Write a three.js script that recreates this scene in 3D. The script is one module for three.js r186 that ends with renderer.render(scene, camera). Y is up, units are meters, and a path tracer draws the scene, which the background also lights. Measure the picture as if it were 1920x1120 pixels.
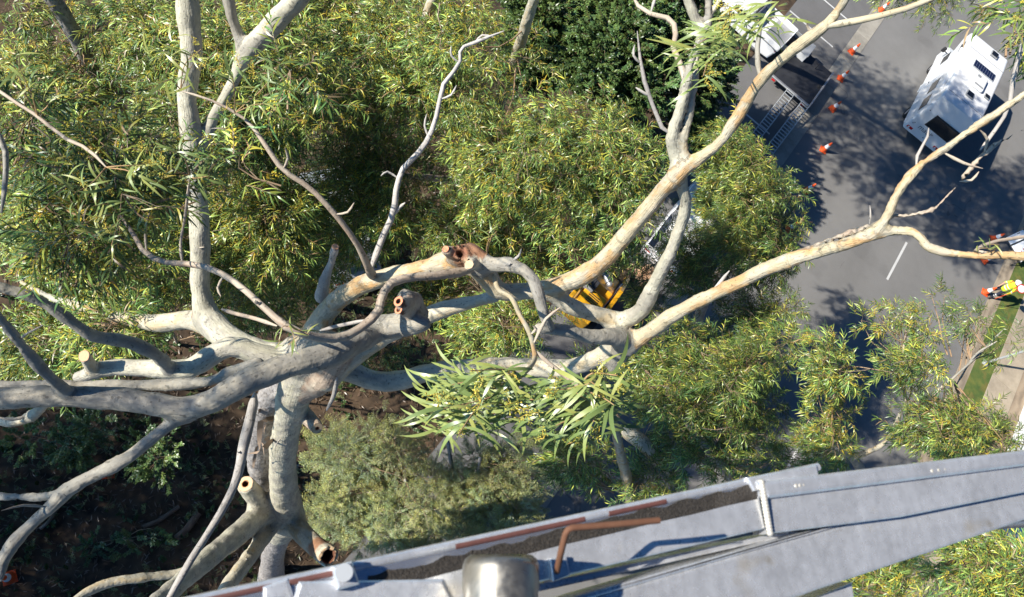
import * as THREE from 'three';
import { mergeGeometries, mergeVertices } from 'three/addons/utils/BufferGeometryUtils.js';
import { RoundedBoxGeometry } from 'three/addons/geometries/RoundedBoxGeometry.js';
import { FontLoader } from 'three/addons/loaders/FontLoader.js';
import { TextGeometry } from 'three/addons/geometries/TextGeometry.js';
import { Sky } from 'three/addons/objects/Sky.js';
import { createNoise3D } from 'simplex-noise';

// ---------------------------------------------------------------- camera, sky, sun, exposure
const W = 1024, H = 597;
const scene = new THREE.Scene();
const EYE = new THREE.Vector3(0, 26, 0);            // standing in the raised basket, 26 m above the ground
const FOC = 1386;                                   // focal length in pixels of a 1920 x 1120 picture
const AX = new THREE.Vector3(0.76338629, 0.28491076, -0.57971307);
const AY = new THREE.Vector3(-0.64594224, 0.33671271, -0.68511544);
const AZ = new THREE.Vector3(0, 0.89746889, 0.44107776);
const camera = new THREE.PerspectiveCamera(2 * Math.atan(560 / FOC) * 180 / Math.PI, W / H, 0.05, 600);
camera.position.copy(EYE);
camera.quaternion.setFromRotationMatrix(new THREE.Matrix4().makeBasis(AX, AY, AZ));
camera.updateMatrixWorld();
camera.focus = 11; camera.userData.fStop = 11;

const renderer = new THREE.WebGLRenderer({ antialias: true });
renderer.setSize(W, H);
renderer.toneMapping = THREE.LinearToneMapping;
renderer.toneMappingExposure = 1.6;
renderer.shadowMap.enabled = true;
renderer.shadowMap.type = THREE.PCFSoftShadowMap;

const SUN = new THREE.Vector3(-0.645, 0.63, 0.435).normalize();
const sky = new Sky();
sky.name = 'sky'; sky.scale.setScalar(450);
sky.userData = { kind: 'structure', label: 'clear blue daytime sky overhead', category: 'sky' };
const su = sky.material.uniforms;
su.sunPosition.value.copy(SUN); su.turbidity.value = 6; su.rayleigh.value = 0.9; su.mieCoefficient.value = 0.004;
if (su.cloudCoverage) su.cloudCoverage.value = 0.0;
scene.add(sky);
scene.environmentIntensity = 0.1;
const sun = new THREE.DirectionalLight(new THREE.Color(1, 0.93, 0.81), 5);
sun.position.copy(SUN).multiplyScalar(80).add(new THREE.Vector3(3, 8, -16));
sun.target.position.set(3, 8, -16);
sun.castShadow = true; sun.shadow.mapSize.set(4096, 4096);
Object.assign(sun.shadow.camera, { left: -40, right: 40, top: 40, bottom: -40, near: 1, far: 180 });
sun.shadow.bias = -0.0005; sun.shadow.radius = 1;
scene.add(sun, sun.target);

// ---------------------------------------------------------------- helpers
const V = (x, y, z) => new THREE.Vector3(x, y, z);
let seed = 1;
function rng(s) { let a = s >>> 0; return () => { a = (a + 0x6D2B79F5) >>> 0; let t = a; t = Math.imul(t ^ (t >>> 15), t | 1); t ^= t + Math.imul(t ^ (t >>> 7), t | 61); return ((t ^ (t >>> 14)) >>> 0) / 4294967296; }; }
const noise = createNoise3D(rng(77));
const R0 = rng(2024);
const rr = (a, b, r = R0) => a + (b - a) * r();
const clamp = (x, a, b) => Math.min(b, Math.max(a, x));
const sm = (a, b, x) => { const t = clamp((x - a) / (b - a), 0, 1); return t * t * (3 - 2 * t); };
const fbm = (x, y, z, o = 4) => { let s = 0, a = 0.5; for (let i = 0; i < o; i++) { s += a * noise(x, y, z); x *= 2.03; y *= 2.03; z *= 2.03; a *= 0.5; } return s; };
// survey: bearing (u, v) and distance from the basket, to a point of the place
const ray = (u, v) => AX.clone().multiplyScalar((u - 960) / FOC).addScaledVector(AY, -(v - 560) / FOC).addScaledVector(AZ, -1);
const at = (u, v, d) => EYE.clone().addScaledVector(ray(u, v), d);
const atY = (u, v, y) => { const r = ray(u, v); return EYE.clone().addScaledVector(r, (y - EYE.y) / r.y); };

const taken = {};
function numbered(n) { if (!(n in taken)) { taken[n] = 0; return n; } taken[n]++; return n + '_' + String(taken[n]).padStart(3, '0'); }
function tag(o, label, category, group, kind) { o.userData.label = label; o.userData.category = category; if (group) o.userData.group = group; if (kind) o.userData.kind = kind; return o; }
function base(name, pos, label, category, group) { const o = new THREE.Group(); o.name = numbered(name); if (pos) o.position.copy(pos); scene.add(o); return tag(o, label, category, group); }
function mesh(name, geo, mat, parent = scene) { const m = new THREE.Mesh(geo, mat); m.name = parent === scene ? numbered(name) : name; m.castShadow = m.receiveShadow = true; parent.add(m); return m; }
function structure(name, geo, mat, label) { const m = mesh(name, geo, mat); m.userData = { kind: 'structure', label, category: name.split('_').pop() }; return m; }
const rbox = (w, h, d, x = 0, y = 0, z = 0, r = 0.02) => new RoundedBoxGeometry(w, h, d, 2, Math.min(r, w / 2.01, h / 2.01, d / 2.01)).translate(x, y, z);
function cylBetween(a, b, r1, r2 = r1, n = 10) {
  const d = b.clone().sub(a), g = new THREE.CylinderGeometry(r2, r1, d.length(), n);
  g.applyQuaternion(new THREE.Quaternion().setFromUnitVectors(V(0, 1, 0), d.clone().normalize()));
  return g.translate((a.x + b.x) / 2, (a.y + b.y) / 2, (a.z + b.z) / 2);
}
const clean = gs => mergeGeometries(gs.map(g => { const o = g.index ? g.toNonIndexed() : g; for (const k of Object.keys(o.attributes)) if (!['position', 'normal', 'uv'].includes(k)) o.deleteAttribute(k); return o; }));

// ---------------------------------------------------------------- procedural textures
function tex(n, fn, srgb, rx = 1, ry = 1) {
  const d = new Uint8Array(n * n * 4);
  for (let j = 0; j < n; j++) for (let i = 0; i < n; i++) { const c = fn(i / n, j / n, i, j), k = (j * n + i) * 4; d[k] = clamp(c[0], 0, 1) * 255; d[k + 1] = clamp(c[1], 0, 1) * 255; d[k + 2] = clamp(c[2], 0, 1) * 255; d[k + 3] = 255; }
  const t = new THREE.DataTexture(d, n, n); t.wrapS = t.wrapT = THREE.RepeatWrapping; t.magFilter = THREE.LinearFilter; t.minFilter = THREE.LinearMipmapLinearFilter; t.generateMipmaps = true;
  if (srgb) t.colorSpace = THREE.SRGBColorSpace; t.repeat.set(rx, ry); t.needsUpdate = true; return t;
}
// tileable lattice noise, f cells across the tile
function tn(u, v, f, z, o = 3, fv = f) {
  let s = 0, a = 0.5, n = Math.max(1, Math.round(f)), m = Math.max(1, Math.round(fv));
  for (let q = 0; q < o; q++) {
    const x = u * n, y = v * m, i = Math.floor(x), j = Math.floor(y), fx = x - i, fy = y - j, tx = fx * fx * (3 - 2 * fx), ty = fy * fy * (3 - 2 * fy);
    const h = (a, b) => { let t = Math.imul(((a % n + n) % n) * 374761393 + ((b % m + m) % m) * 668265263 + (z + q * 57) * 974634777, 1274126177); t = Math.imul(t ^ (t >>> 13), 1103515245); return ((t ^ (t >>> 16)) >>> 0) / 2147483648 - 1; };
    const p = h(i, j), r = h(i + 1, j), t = h(i, j + 1), w = h(i + 1, j + 1);
    s += a * ((p + (r - p) * tx) * (1 - ty) + (t + (w - t) * tx) * ty); a *= 0.5; n *= 2; m *= 2;
  }
  return s * 0.9;
}
const r1 = rng(5);
const lin = (r, g, b) => [r, g, b];
const asphaltTex = tex(1024, (u, v) => { const g = r1() - 0.5, k = 0.80 + 0.16 * tn(u, v, 5, 1) + 0.10 * tn(u, v, 22, 4) + 0.22 * g + (r1() > 0.996 ? 0.25 : 0); return [k, k, k * 1.01]; }, false, 1 / 9, 1 / 9);
const streakTex = tex(1024, (u, v) => {            // worn wheel tracks along the road (v runs along the road): tar, polished stone and repairs
  const wob = u + 0.012 * tn(u, v, 3, 9), track = Math.cos(wob * Math.PI * 2 * 4);
  const k = 0.86 + 0.05 * track + 0.10 * tn(u, v, 3, 21) + 0.06 * tn(u, v, 40, 3, 2) - 0.10 * sm(0.25, 0.45, tn(u, v, 9, 77)) + 0.08 * sm(0.2, 0.5, tn(u, v, 5, 78)) - (Math.abs(tn(u, v, 4, 79, 4)) < 0.006 && tn(u, v, 3, 80) > 0.1 ? 0.25 : 0) + 0.14 * (r1() - 0.5) + (r1() > 0.9975 ? 0.3 : 0); return [k, k, k * 1.015]; }, false, 1 / 12.6, 1 / 12.6);
const litterTex = tex(1024, (u, v) => { const a = tn(u, v, 6, 2), b = tn(u, v, 30, 6), c = r1(); let k = 0.55 + 0.5 * a + 0.5 * b + 0.3 * (c - 0.5); return [k * 0.95, k * 0.78, k * 0.62]; }, false, 1 / 6, 1 / 6);
const concreteTex = tex(512, (u, v) => { const k = 0.84 + 0.22 * tn(u, v, 6, 11) + 0.12 * tn(u, v, 26, 12) + 0.14 * (r1() - 0.5); return [k, k * 0.965, k * 0.9]; }, false, 1 / 2.5, 1 / 2.5);
const dirtTex = tex(512, (u, v) => { const k = 0.75 + 0.3 * tn(u * 1, v, 5, 15) + 0.25 * (r1() - 0.5), s = 0.12 * Math.sin(u * 40 + 4 * tn(u, v, 4, 3)); return [k + s, (k + s) * 0.92, (k + s) * 0.80]; }, false, 1 / 3, 1 / 3);
const lawnTex = tex(512, (u, v) => { const a = tn(u, v, 7, 31), k = 0.7 + 0.3 * a + 0.45 * (r1() - 0.5); const dry = sm(0.0, 0.35, tn(u, v, 4, 33)); return [k * (0.85 + 0.4 * a) + 0.35 * dry, k + 0.05 * dry, k * 0.6 + 0.1 * dry]; }, false, 1 / 2, 1 / 2);
const barkTex = tex(1024, (u, v) => {               // smooth gum bark: pores, specks, faint shed scars
  const a = tn(u, v, 6, 41), b = tn(u, v, 24, 42), f = tn(u, v, 40, 43, 2); let k = 0.90 + 0.10 * a + 0.08 * b + 0.06 * f + 0.07 * (r1() - 0.5);
  const sp = tn(u, v, 46, 47, 1); k += 0.07 * tn(u, v, 48, 44, 2, 9) - 0.10 * sm(0.30, 0.38, tn(u, v, 30, 45, 2, 8)); if (sp > 0.34) k *= 0.55; return [k, k * 0.985, k * 0.96]; }, false, 1 / 1.1, 1 / 1.1);
const barkBump = tex(512, (u, v) => { const k = 0.5 + 0.3 * tn(u, v, 7, 51) + 0.22 * tn(u, v, 34, 52) + 0.3 * tn(u, v, 36, 53, 2, 5); return [k, k, k]; }, false, 1 / 0.8, 1 / 0.8);
const aluTex = (() => { const n = 512, S = new Float32Array(n * n), r = rng(66);
  for (let k = 0; k < 260; k++) { let x = r() * n, y = r() * n; const a = r() < 0.6 ? 0.75 + (r() - 0.5) * 0.5 : r() * 6.28, l = 20 + r() * 120, w = (r() - 0.35) * 0.5; for (let q = 0; q < l; q++) { x += Math.cos(a); y += Math.sin(a); S[((Math.floor(y) % n + n) % n) * n + (Math.floor(x) % n + n) % n] += w * 0.5; } }
  return tex(n, (u, v, i, j) => { const st = sm(0.18, 0.5, tn(u, v, 5, 63)), k = 0.84 + 0.16 * tn(u, v, 8, 61) + 0.14 * tn(u, v, 30, 62) + 0.07 * tn((u + v) % 1, (v - u + 1) % 1, 3, 64, 3, 40) + 0.06 * (r1() - 0.5) + S[j * n + i] * 0.6; return [k - 0.14 * st, k - 0.20 * st, k - 0.30 * st]; }, false, 1 / 0.25, 1 / 0.25); })();
const aluRough = tex(512, (u, v) => { const k = 0.42 + 0.34 * tn(u, v, 6, 71) + 0.22 * tn(u, v, 40, 72); return [k, k, k]; }, false, 1 / 0.2, 1 / 0.2);
const gritTex = tex(256, (u, v) => { const w = sm(0.15, 0.4, tn(u, v, 6, 91)), k = 0.3 + 0.9 * Math.pow(r1(), 3) + 0.9 * w * r1(); return [k, k * 0.95, k * 0.88]; }, false, 1 / 0.22, 1 / 0.22);
const gritBump = tex(256, () => { const k = r1(); return [k, k, k]; }, false, 1 / 0.22, 1 / 0.22);
const rgb = (r, g, b) => new THREE.Color().setRGB(r, g, b);
const std = (c, rough = 0.8, extra = {}) => new THREE.MeshStandardMaterial({ color: c, roughness: rough, side: THREE.DoubleSide, ...extra });

// ---------------------------------------------------------------- setting: ground, road, verge
function sheet(x0, x1, z0, z1, y, nx = 1, nz = 1, bump = 0) {
  const g = new THREE.PlaneGeometry(x1 - x0, z1 - z0, nx, nz); g.rotateX(-Math.PI / 2); g.translate((x0 + x1) / 2, y, (z0 + z1) / 2);
  const p = g.attributes.position, uv = g.attributes.uv;
  for (let i = 0; i < p.count; i++) { uv.setXY(i, p.getX(i), p.getZ(i)); if (bump) p.setY(i, y + bump * fbm(p.getX(i) * 0.35, 3, p.getZ(i) * 0.35, 3)); }
  if (bump) g.computeVertexNormals(); return g;
}
const roadMat = std(rgb(0.205, 0.201, 0.192), 0.85, { map: streakTex });
const bayMat = std(rgb(0.175, 0.172, 0.17), 0.85, { map: asphaltTex });
const concMat = std(rgb(0.36, 0.34, 0.30), 0.9, { map: concreteTex });
const pathMat = std(rgb(0.40, 0.34, 0.27), 0.9, { map: concreteTex });
const soilMat = std(rgb(0.125, 0.098, 0.072), 0.95, { map: litterTex });
const paintMat = std(rgb(0.72, 0.72, 0.70), 0.7, { map: asphaltTex });
structure('ground', sheet(-140, 140, -160, 90, -0.06), soilMat, 'bare brown soil and leaf litter under the trees');
structure('garden_bed', sheet(-40, 1.35, -60, 40, 0.0, 160, 300, 0.10), soilMat, 'dark garden bed of soil and fallen leaves under the gums');
structure('parking_bay', sheet(1.35, 4.95, -120, 60, 0.004), bayMat, 'dark asphalt parking bays beside the concrete gutter');
structure('road', sheet(5.8, 17.9, -120, 60, 0.004), roadMat, 'grey asphalt street with worn wheel tracks');
{ // dish drain in concrete lengths of 2.4 m with open joints
  const st = structure('gutter', sheet(4.95, 5.8, -120, 60, -0.02), std(rgb(0.33, 0.315, 0.285), 0.95, { map: concreteTex }), 'pale concrete dish gutter between street and parking bays');
  const tones = [0.34, 0.37, 0.31].map(k => std(rgb(k, k * 0.96, k * 0.88), 0.9, { map: concreteTex }));
  for (let z = -46; z < 6; z += 2.4) { const g = rbox(0.846, 0.06, 2.388, 5.375, -0.006, z + 1.2, 0.01); const p = g.attributes.position, uv = g.attributes.uv; for (let i = 0; i < p.count; i++) uv.setXY(i, p.getX(i), p.getZ(i)); mesh('gutter_slab', g, tones[Math.floor(R0() * 3)], st); }
}
structure('road_edge', sheet(17.9, 18.62, -120, 60, 0.008), std(rgb(0.36, 0.32, 0.27), 0.95, { map: dirtTex }), 'dusty brown strip of dirt along the street edge');
structure('lawn', sheet(18.55, 19.6, -120, 60, 0.014), std(rgb(0.15, 0.175, 0.06), 0.95, { map: lawnTex }), 'narrow green grass verge beside the footpath');
{
  const st = structure('footpath', sheet(19.55, 21.3, -120, 60, 0.0), std(rgb(0.38, 0.33, 0.265), 0.95, { map: concreteTex }), 'pale concrete footpath beyond the grass verge');
  const tones = [0.40, 0.43, 0.37].map(k => std(rgb(k, k * 0.87, k * 0.70), 0.9, { map: concreteTex }));
  for (let z = -44; z < -8; z += 1.8) { const g = rbox(1.4, 0.05, 1.79, 20.28, 0.012, z + 0.9, 0.008); const p = g.attributes.position, uv = g.attributes.uv; for (let i = 0; i < p.count; i++) uv.setXY(i, p.getX(i), p.getZ(i)); mesh('paving_slab', g, tones[Math.floor(R0() * 3)], st); }
}
structure('dirt_strip', sheet(20.99, 22.2, -120, 60, 0.02, 30, 400, 0.04), std(rgb(0.33, 0.28, 0.23), 0.95, { map: dirtTex }), 'strip of dry leaves and dirt along the pale roof');
{ // broken centre line and bay lines
  const ml = (name, x0, x1, z0, z1, label, group) => { const m = mesh(name, sheet(x0, x1, z0, z1, 0.009), paintMat); m.userData = { kind: 'structure', label, category: 'marking', group }; };
  for (const z of [-51.9, -40.4, -29.0, -17.5, -6]) ml('lane_marking', 12.9, 13.02, z, z + 2.7, 'white dash of the broken line along the street', 'dashes of the centre line');
  for (const z of [-46.6, -44.05, -41.5, -39.05, -36.52, -28.6, -26.1, -23.5]) ml('bay_marking', 1.4, 4.4, z - 0.05, z + 0.05, 'white line painted across the parking bays', 'parking bay lines');
}
// ---------------------------------------------------------------- wood: limbs as one smooth-joined surface, then cut into trunk and limbs
const barkMat = std(rgb(1, 1, 1), 0.72, { vertexColors: true, map: barkTex, bumpMap: barkBump, bumpScale: 0.009 });
// colours of the bark kinds, [under bark, patches, patches2]
const BARK = {
  cream: [[0.59, 0.54, 0.42], [0.54, 0.41, 0.22], [0.43, 0.415, 0.34]],
  ochre: [[0.56, 0.48, 0.32], [0.54, 0.29, 0.095], [0.52, 0.485, 0.385]],
  grey: [[0.34, 0.325, 0.28], [0.25, 0.235, 0.21], [0.42, 0.385, 0.31]],
  pink: [[0.46, 0.37, 0.285], [0.36, 0.25, 0.18], [0.50, 0.44, 0.35]],
  dead: [[0.38, 0.355, 0.33], [0.22, 0.205, 0.20], [0.46, 0.43, 0.39]],
  white: [[0.52, 0.49, 0.46], [0.36, 0.33, 0.32], [0.58, 0.55, 0.51]],
  rough: [[0.35, 0.33, 0.32], [0.13, 0.115, 0.105], [0.48, 0.455, 0.43]],
  green: [[0.57, 0.54, 0.425], [0.43, 0.41, 0.31], [0.39, 0.365, 0.31]],
};
function barkColour(kind, p, o, ca = 0, sa = 0, s = 0) {   // patches run along the limb: (ca, sa) round it, s along it, in metres
  const B = BARK[kind], f = kind === 'rough' ? 4 : 1, q = p.w || 0;
  const n1 = fbm(ca * 4.2 * f + q + 7, sa * 4.2 * f, s * 1.15 * f + q, 4), n2 = fbm(ca * 6 * f + q, sa * 6 * f + 31, s * 1.7 * f, 4), n3 = fbm(p.x * 9, p.y * 9, p.z * 9 + 5, 3), n4 = fbm(ca * 26, sa * 26, s * 4.5, 2);
  const a = sm(kind === 'ochre' ? -0.06 : 0.07, kind === 'ochre' ? 0.1 : 0.15, n1 + 0.14 * n3 + 0.12 * n4) * 0.8 * (0.75 + 0.5 * n4), b = sm(0.08, 0.15, n2 + 0.18 * n3) * 0.75, k = 1 + 0.16 * n3 + 0.2 * n4;
  for (let i = 0; i < 3; i++) { let c = B[0][i] * (1 - a) + B[1][i] * a; c = c * (1 - b) + B[2][i] * b; o[i] = c * k; }
}
// limb: pts [u, v, distance, width] or {p, r}; returns sampled nodes
function limbNodes(pts, mul = 1) {
  const P = pts.map(q => Array.isArray(q) ? at(q[0], q[1], q[2]) : q.p), Rr = pts.map(q => Array.isArray(q) ? Math.max(q[3] * 0.41 * mul * q[2] / FOC, 0.011) : q.r);
  const c = new THREE.CatmullRomCurve3(P, false, 'centripetal'), out = [];
  const L = c.getLength(), n = Math.max(4, Math.ceil(L / 0.16)); 
  for (let i = 0; i <= n; i++) { const t = i / n * (P.length - 1), k = Math.min(P.length - 2, Math.floor(t)), f = t - k; out.push({ p: c.getPoint(i / n), r: Rr[k] * (1 - f) + Rr[k + 1] * f }); }
  let s = 0; out.forEach((q, i) => { if (i) s += q.p.distanceTo(out[i - 1].p); q.s = s; const w = noise(s * 2.1 + P[0].x * 3, P[0].z * 5, 1) * 0.05 + noise(s * 5.3, P[0].x, 7) * 0.035; q.r *= 1 + w; });
  return out;
}
function woodSurface(limbs, cell) {
  const segs = [];
  limbs.forEach((l, id) => { const N = l.nodes = limbNodes(l.pts, l.m); for (let i = 0; i + 1 < N.length; i++) { const a = N[i], b = N[i + 1], d = b.p.clone().sub(a.p), L2 = d.lengthSq(); segs.push({ id, ax: a.p.x, ay: a.p.y, az: a.p.z, dx: d.x, dy: d.y, dz: d.z, L2, ra: a.r, rb: b.r, s: a.s, L: Math.sqrt(L2) }); }
    l.k = clamp(N[0].r * 0.9, 0.015, 0.14); 
    if (l.cut) { const e = N[N.length - 1], f = N[N.length - 2]; l.cp = e.p.clone(); l.cd = l.cutDir ? l.cutDir.clone().normalize() : e.p.clone().sub(f.p).normalize(); l.cr = e.r; } });
  const B = 8, bs = cell * B, hd = bs * 0.87, blocks = new Map(), off = 4096;
  const key = (i, j, k) => ((i + off) * 8192 + (j + off)) * 8192 + (k + off);
  for (const s of segs) {
    const m = Math.max(s.ra, s.rb) + 0.16, lo = [Math.min(s.ax, s.ax + s.dx) - m, Math.min(s.ay, s.ay + s.dy) - m, Math.min(s.az, s.az + s.dz) - m], hi = [Math.max(s.ax, s.ax + s.dx) + m, Math.max(s.ay, s.ay + s.dy) + m, Math.max(s.az, s.az + s.dz) + m];
    for (let i = Math.floor(lo[0] / bs); i <= hi[0] / bs; i++) for (let j = Math.floor(lo[1] / bs); j <= hi[1] / bs; j++) for (let k = Math.floor(lo[2] / bs); k <= hi[2] / bs; k++) {
      const x = (i + 0.5) * bs - s.ax, y = (j + 0.5) * bs - s.ay, z = (k + 0.5) * bs - s.az, t = clamp((x * s.dx + y * s.dy + z * s.dz) / s.L2, 0, 1);
      if (Math.hypot(x - t * s.dx, y - t * s.dy, z - t * s.dz) > m + hd) continue;
      const q = key(i, j, k); let e = blocks.get(q); if (!e) blocks.set(q, e = { i, j, k, s: [] }); e.s.push(s);
    }
  }
  const dl = new Float64Array(limbs.length), near = { id: 0, s: 0, seg: null, cut: 0 };
  function field(x, y, z, list, want) {
    let r = 1e3, best = 1e9, kk = 0, n = list.length, i = 0;
    while (i < n) {
      const id = list[i].id, l = limbs[id]; let qd = 1e9, qs = null, qt = 0;
      for (; i < n && list[i].id === id; i++) {
        const s = list[i], px = x - s.ax, py = y - s.ay, pz = z - s.az; let t = (px * s.dx + py * s.dy + pz * s.dz) / s.L2; t = t < 0 ? 0 : t > 1 ? 1 : t;
        const ex = px - t * s.dx, ey = py - t * s.dy, ez = pz - t * s.dz, d = Math.sqrt(ex * ex + ey * ey + ez * ez) - (s.ra + (s.rb - s.ra) * t);
        if (d < qd) { qd = d; qs = s; qt = t; }
      }
      let d = qd, cut = 0;
      if (l.rings && d < 0.1) { const s = qs.s + qt * qs.L; d -= 0.011 * Math.max(0, Math.sin(s * 24 + 4 * noise(x * 1.3, y * 1.3, z * 1.3)) * 0.7 + 0.3 * noise(s * 9, x, z)) * sm(l.rings[0], l.rings[0] + 0.3, s) * (1 - sm(l.rings[1], l.rings[1] + 0.4, s)); }
      if (l.cut && d < 0.1) { const c = (x - l.cp.x) * l.cd.x + (y - l.cp.y) * l.cd.y + (z - l.cp.z) * l.cd.z; if (c > d && c > -0.02) { cut = 1; } d = Math.max(d, c + 0.01 * noise(x * 9, y * 9, z * 9) * (l.ragged || 0.2));
        if (l.hollow) { const hx = x - l.cp.x - c * l.cd.x, hy = y - l.cp.y - c * l.cd.y, hz = z - l.cp.z - c * l.cd.z, hr = Math.sqrt(hx * hx + hy * hy + hz * hz); const hd2 = Math.max(hr - l.hollow * l.cr * (1 + 0.25 * noise(x * 8, y * 8, z * 8)), -c - l.cr * 2.5); if (-hd2 > d) { d = -hd2; cut = 2; } } }
      if (d < best) { best = d; if (want) { near.id = id; near.seg = qs; near.t = qt; near.cut = Math.abs(d - qd) > cell * 0.35 || cut === 2 ? cut : 0; } }
      if (r > 900) { r = d; kk = l.k; } else { const k = Math.min(kk, l.k), h = Math.max(k - Math.abs(r - d), 0) / k; r = Math.min(r, d) - h * h * k * 0.25; kk = Math.max(kk, l.k); }
    }
    if (r > 0.04 || r < -0.04) return r;
    return r - 0.010 * noise(x * 3.1, y * 3.1, z * 3.1) - 0.004 * noise(x * 11, y * 11, z * 11);
  }
  // surface nets, block by block
  const pos = [], cellOf = new Map(), edges = [], info = [], n1 = B + 1, buf = new Float64Array(n1 * n1 * n1);
  const ck = (i, j, k) => ((i + 32768) * 65536 + (j + 32768)) * 65536 + (k + 32768);
  const ax = [1, n1, n1 * n1];
  for (const b of blocks.values()) {
    const bi = b.i * B, bj = b.j * B, bk = b.k * B; let mn = 1e9, mx = -1e9, q = 0;
    for (let k = 0; k < n1; k++) for (let j = 0; j < n1; j++) for (let i = 0; i < n1; i++) { const v = field((bi + i) * cell, (bj + j) * cell, (bk + k) * cell, b.s); buf[q++] = v; if (v < mn) mn = v; if (v > mx) mx = v; }
    if (mn > 0 || mx < 0) continue;
    for (let k = 0; k < B; k++) for (let j = 0; j < B; j++) for (let i = 0; i < B; i++) {
      const o = i + j * n1 + k * n1 * n1; let m = 0, sx = 0, sy = 0, sz = 0, c = 0;
      for (let e = 0; e < 8; e++) if (buf[o + (e & 1) + ((e >> 1) & 1) * n1 + (e >> 2) * n1 * n1] < 0) m |= 1 << e;
      const s0 = m & 1;
      if (s0 !== ((m >> 1) & 1)) edges.push(0, bi + i, bj + j, bk + k, s0);
      if (s0 !== ((m >> 2) & 1)) edges.push(1, bi + i, bj + j, bk + k, s0);
      if (s0 !== ((m >> 4) & 1)) edges.push(2, bi + i, bj + j, bk + k, s0);
      if (m === 0 || m === 255) continue;
      for (let e = 0; e < 8; e++) for (let a = 0; a < 3; a++) { if (e & (1 << a)) continue; const g = e | (1 << a); if (((m >> e) & 1) === ((m >> g) & 1)) continue;
        const va = buf[o + (e & 1) + ((e >> 1) & 1) * n1 + (e >> 2) * n1 * n1], vb = buf[o + (g & 1) + ((g >> 1) & 1) * n1 + (g >> 2) * n1 * n1], t = va / (va - vb);
        sx += (e & 1) + (a === 0 ? t : 0); sy += ((e >> 1) & 1) + (a === 1 ? t : 0); sz += (e >> 2) + (a === 2 ? t : 0); c++; }
      cellOf.set(ck(bi + i, bj + j, bk + k), pos.length / 3);
      const X = (bi + i + sx / c) * cell, Y = (bj + j + sy / c) * cell, Z = (bk + k + sz / c) * cell;
      pos.push(X, Y, Z); field(X, Y, Z, b.s, true);
      const sg = near.seg; info.push({ id: near.id, sg, t: near.t, cut: near.cut });
    }
  }
  const idx = [];
  for (let e = 0; e < edges.length; e += 5) {
    const a = edges[e], i = edges[e + 1], j = edges[e + 2], k = edges[e + 3], s = edges[e + 4];
    const q = a === 0 ? [[i, j, k], [i, j - 1, k], [i, j - 1, k - 1], [i, j, k - 1]] : a === 1 ? [[i, j, k], [i, j, k - 1], [i - 1, j, k - 1], [i - 1, j, k]] : [[i, j, k], [i - 1, j, k], [i - 1, j - 1, k], [i, j - 1, k]];
    const w = q.map(c => cellOf.get(ck(...c))); if (w.some(x => x === undefined)) continue;
    if (s) idx.push(w[0], w[1], w[2], w[0], w[2], w[3]); else idx.push(w[0], w[2], w[1], w[0], w[3], w[2]);
  }
  return { pos, idx, info };
}
// thin branches: a swept tube of changing width
function tubeLimb(l, parent) {
  const N = l.nodes = limbNodes(l.pts, l.m), n = 10, P = [], C = [], U = [], I = [], c = [0, 0, 0]; let u = null;
  N.forEach((q, i) => { const d = N[Math.min(i + 1, N.length - 1)].p.clone().sub(N[Math.max(i - 1, 0)].p).normalize(); u = u ? u.addScaledVector(d, -u.dot(d)).normalize() : d.clone().cross(Math.abs(d.y) < 0.9 ? V(0, 1, 0) : V(1, 0, 0)).normalize(); const w = d.clone().cross(u), end = i === N.length - 1 || i === 0;
    for (let k = 0; k <= n; k++) { const a = k / n * 6.2832, rad = (end ? q.r * 0.35 : q.r) * (1 + 0.10 * noise(Math.cos(a) * 1.5 + q.s * 3, Math.sin(a) * 1.5, q.s * 6)), p = q.p.clone().addScaledVector(u, Math.cos(a) * rad).addScaledVector(w, Math.sin(a) * rad); P.push(p.x, p.y, p.z); barkColour(l.bark, p, c, Math.cos(a) * rad, Math.sin(a) * rad, q.s); C.push(...c); U.push(a * q.r, q.s); if (i && k < n) { const a0 = (i - 1) * (n + 1) + k; I.push(a0, a0 + 1, a0 + n + 1, a0 + 1, a0 + n + 2, a0 + n + 1); } } });
  const g = new THREE.BufferGeometry(); g.setAttribute('position', new THREE.Float32BufferAttribute(P, 3)); g.setAttribute('color', new THREE.Float32BufferAttribute(C, 3)); g.setAttribute('uv', new THREE.Float32BufferAttribute(U, 2)); g.setIndex(I); g.computeVertexNormals(); const nm = g.attributes.normal; for (let i = 0; i < N.length; i++) { const a = i * (n + 1), b = a + n, x = nm.getX(a) + nm.getX(b), y = nm.getY(a) + nm.getY(b), z = nm.getZ(a) + nm.getZ(b), m = Math.hypot(x, y, z) || 1; nm.setXYZ(a, x / m, y / m, z / m); nm.setXYZ(b, x / m, y / m, z / m); }
  mesh(l.name, g, barkMat, parent);
}
const cutMat = std(rgb(1, 1, 1), 0.85, { vertexColors: true });
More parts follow.
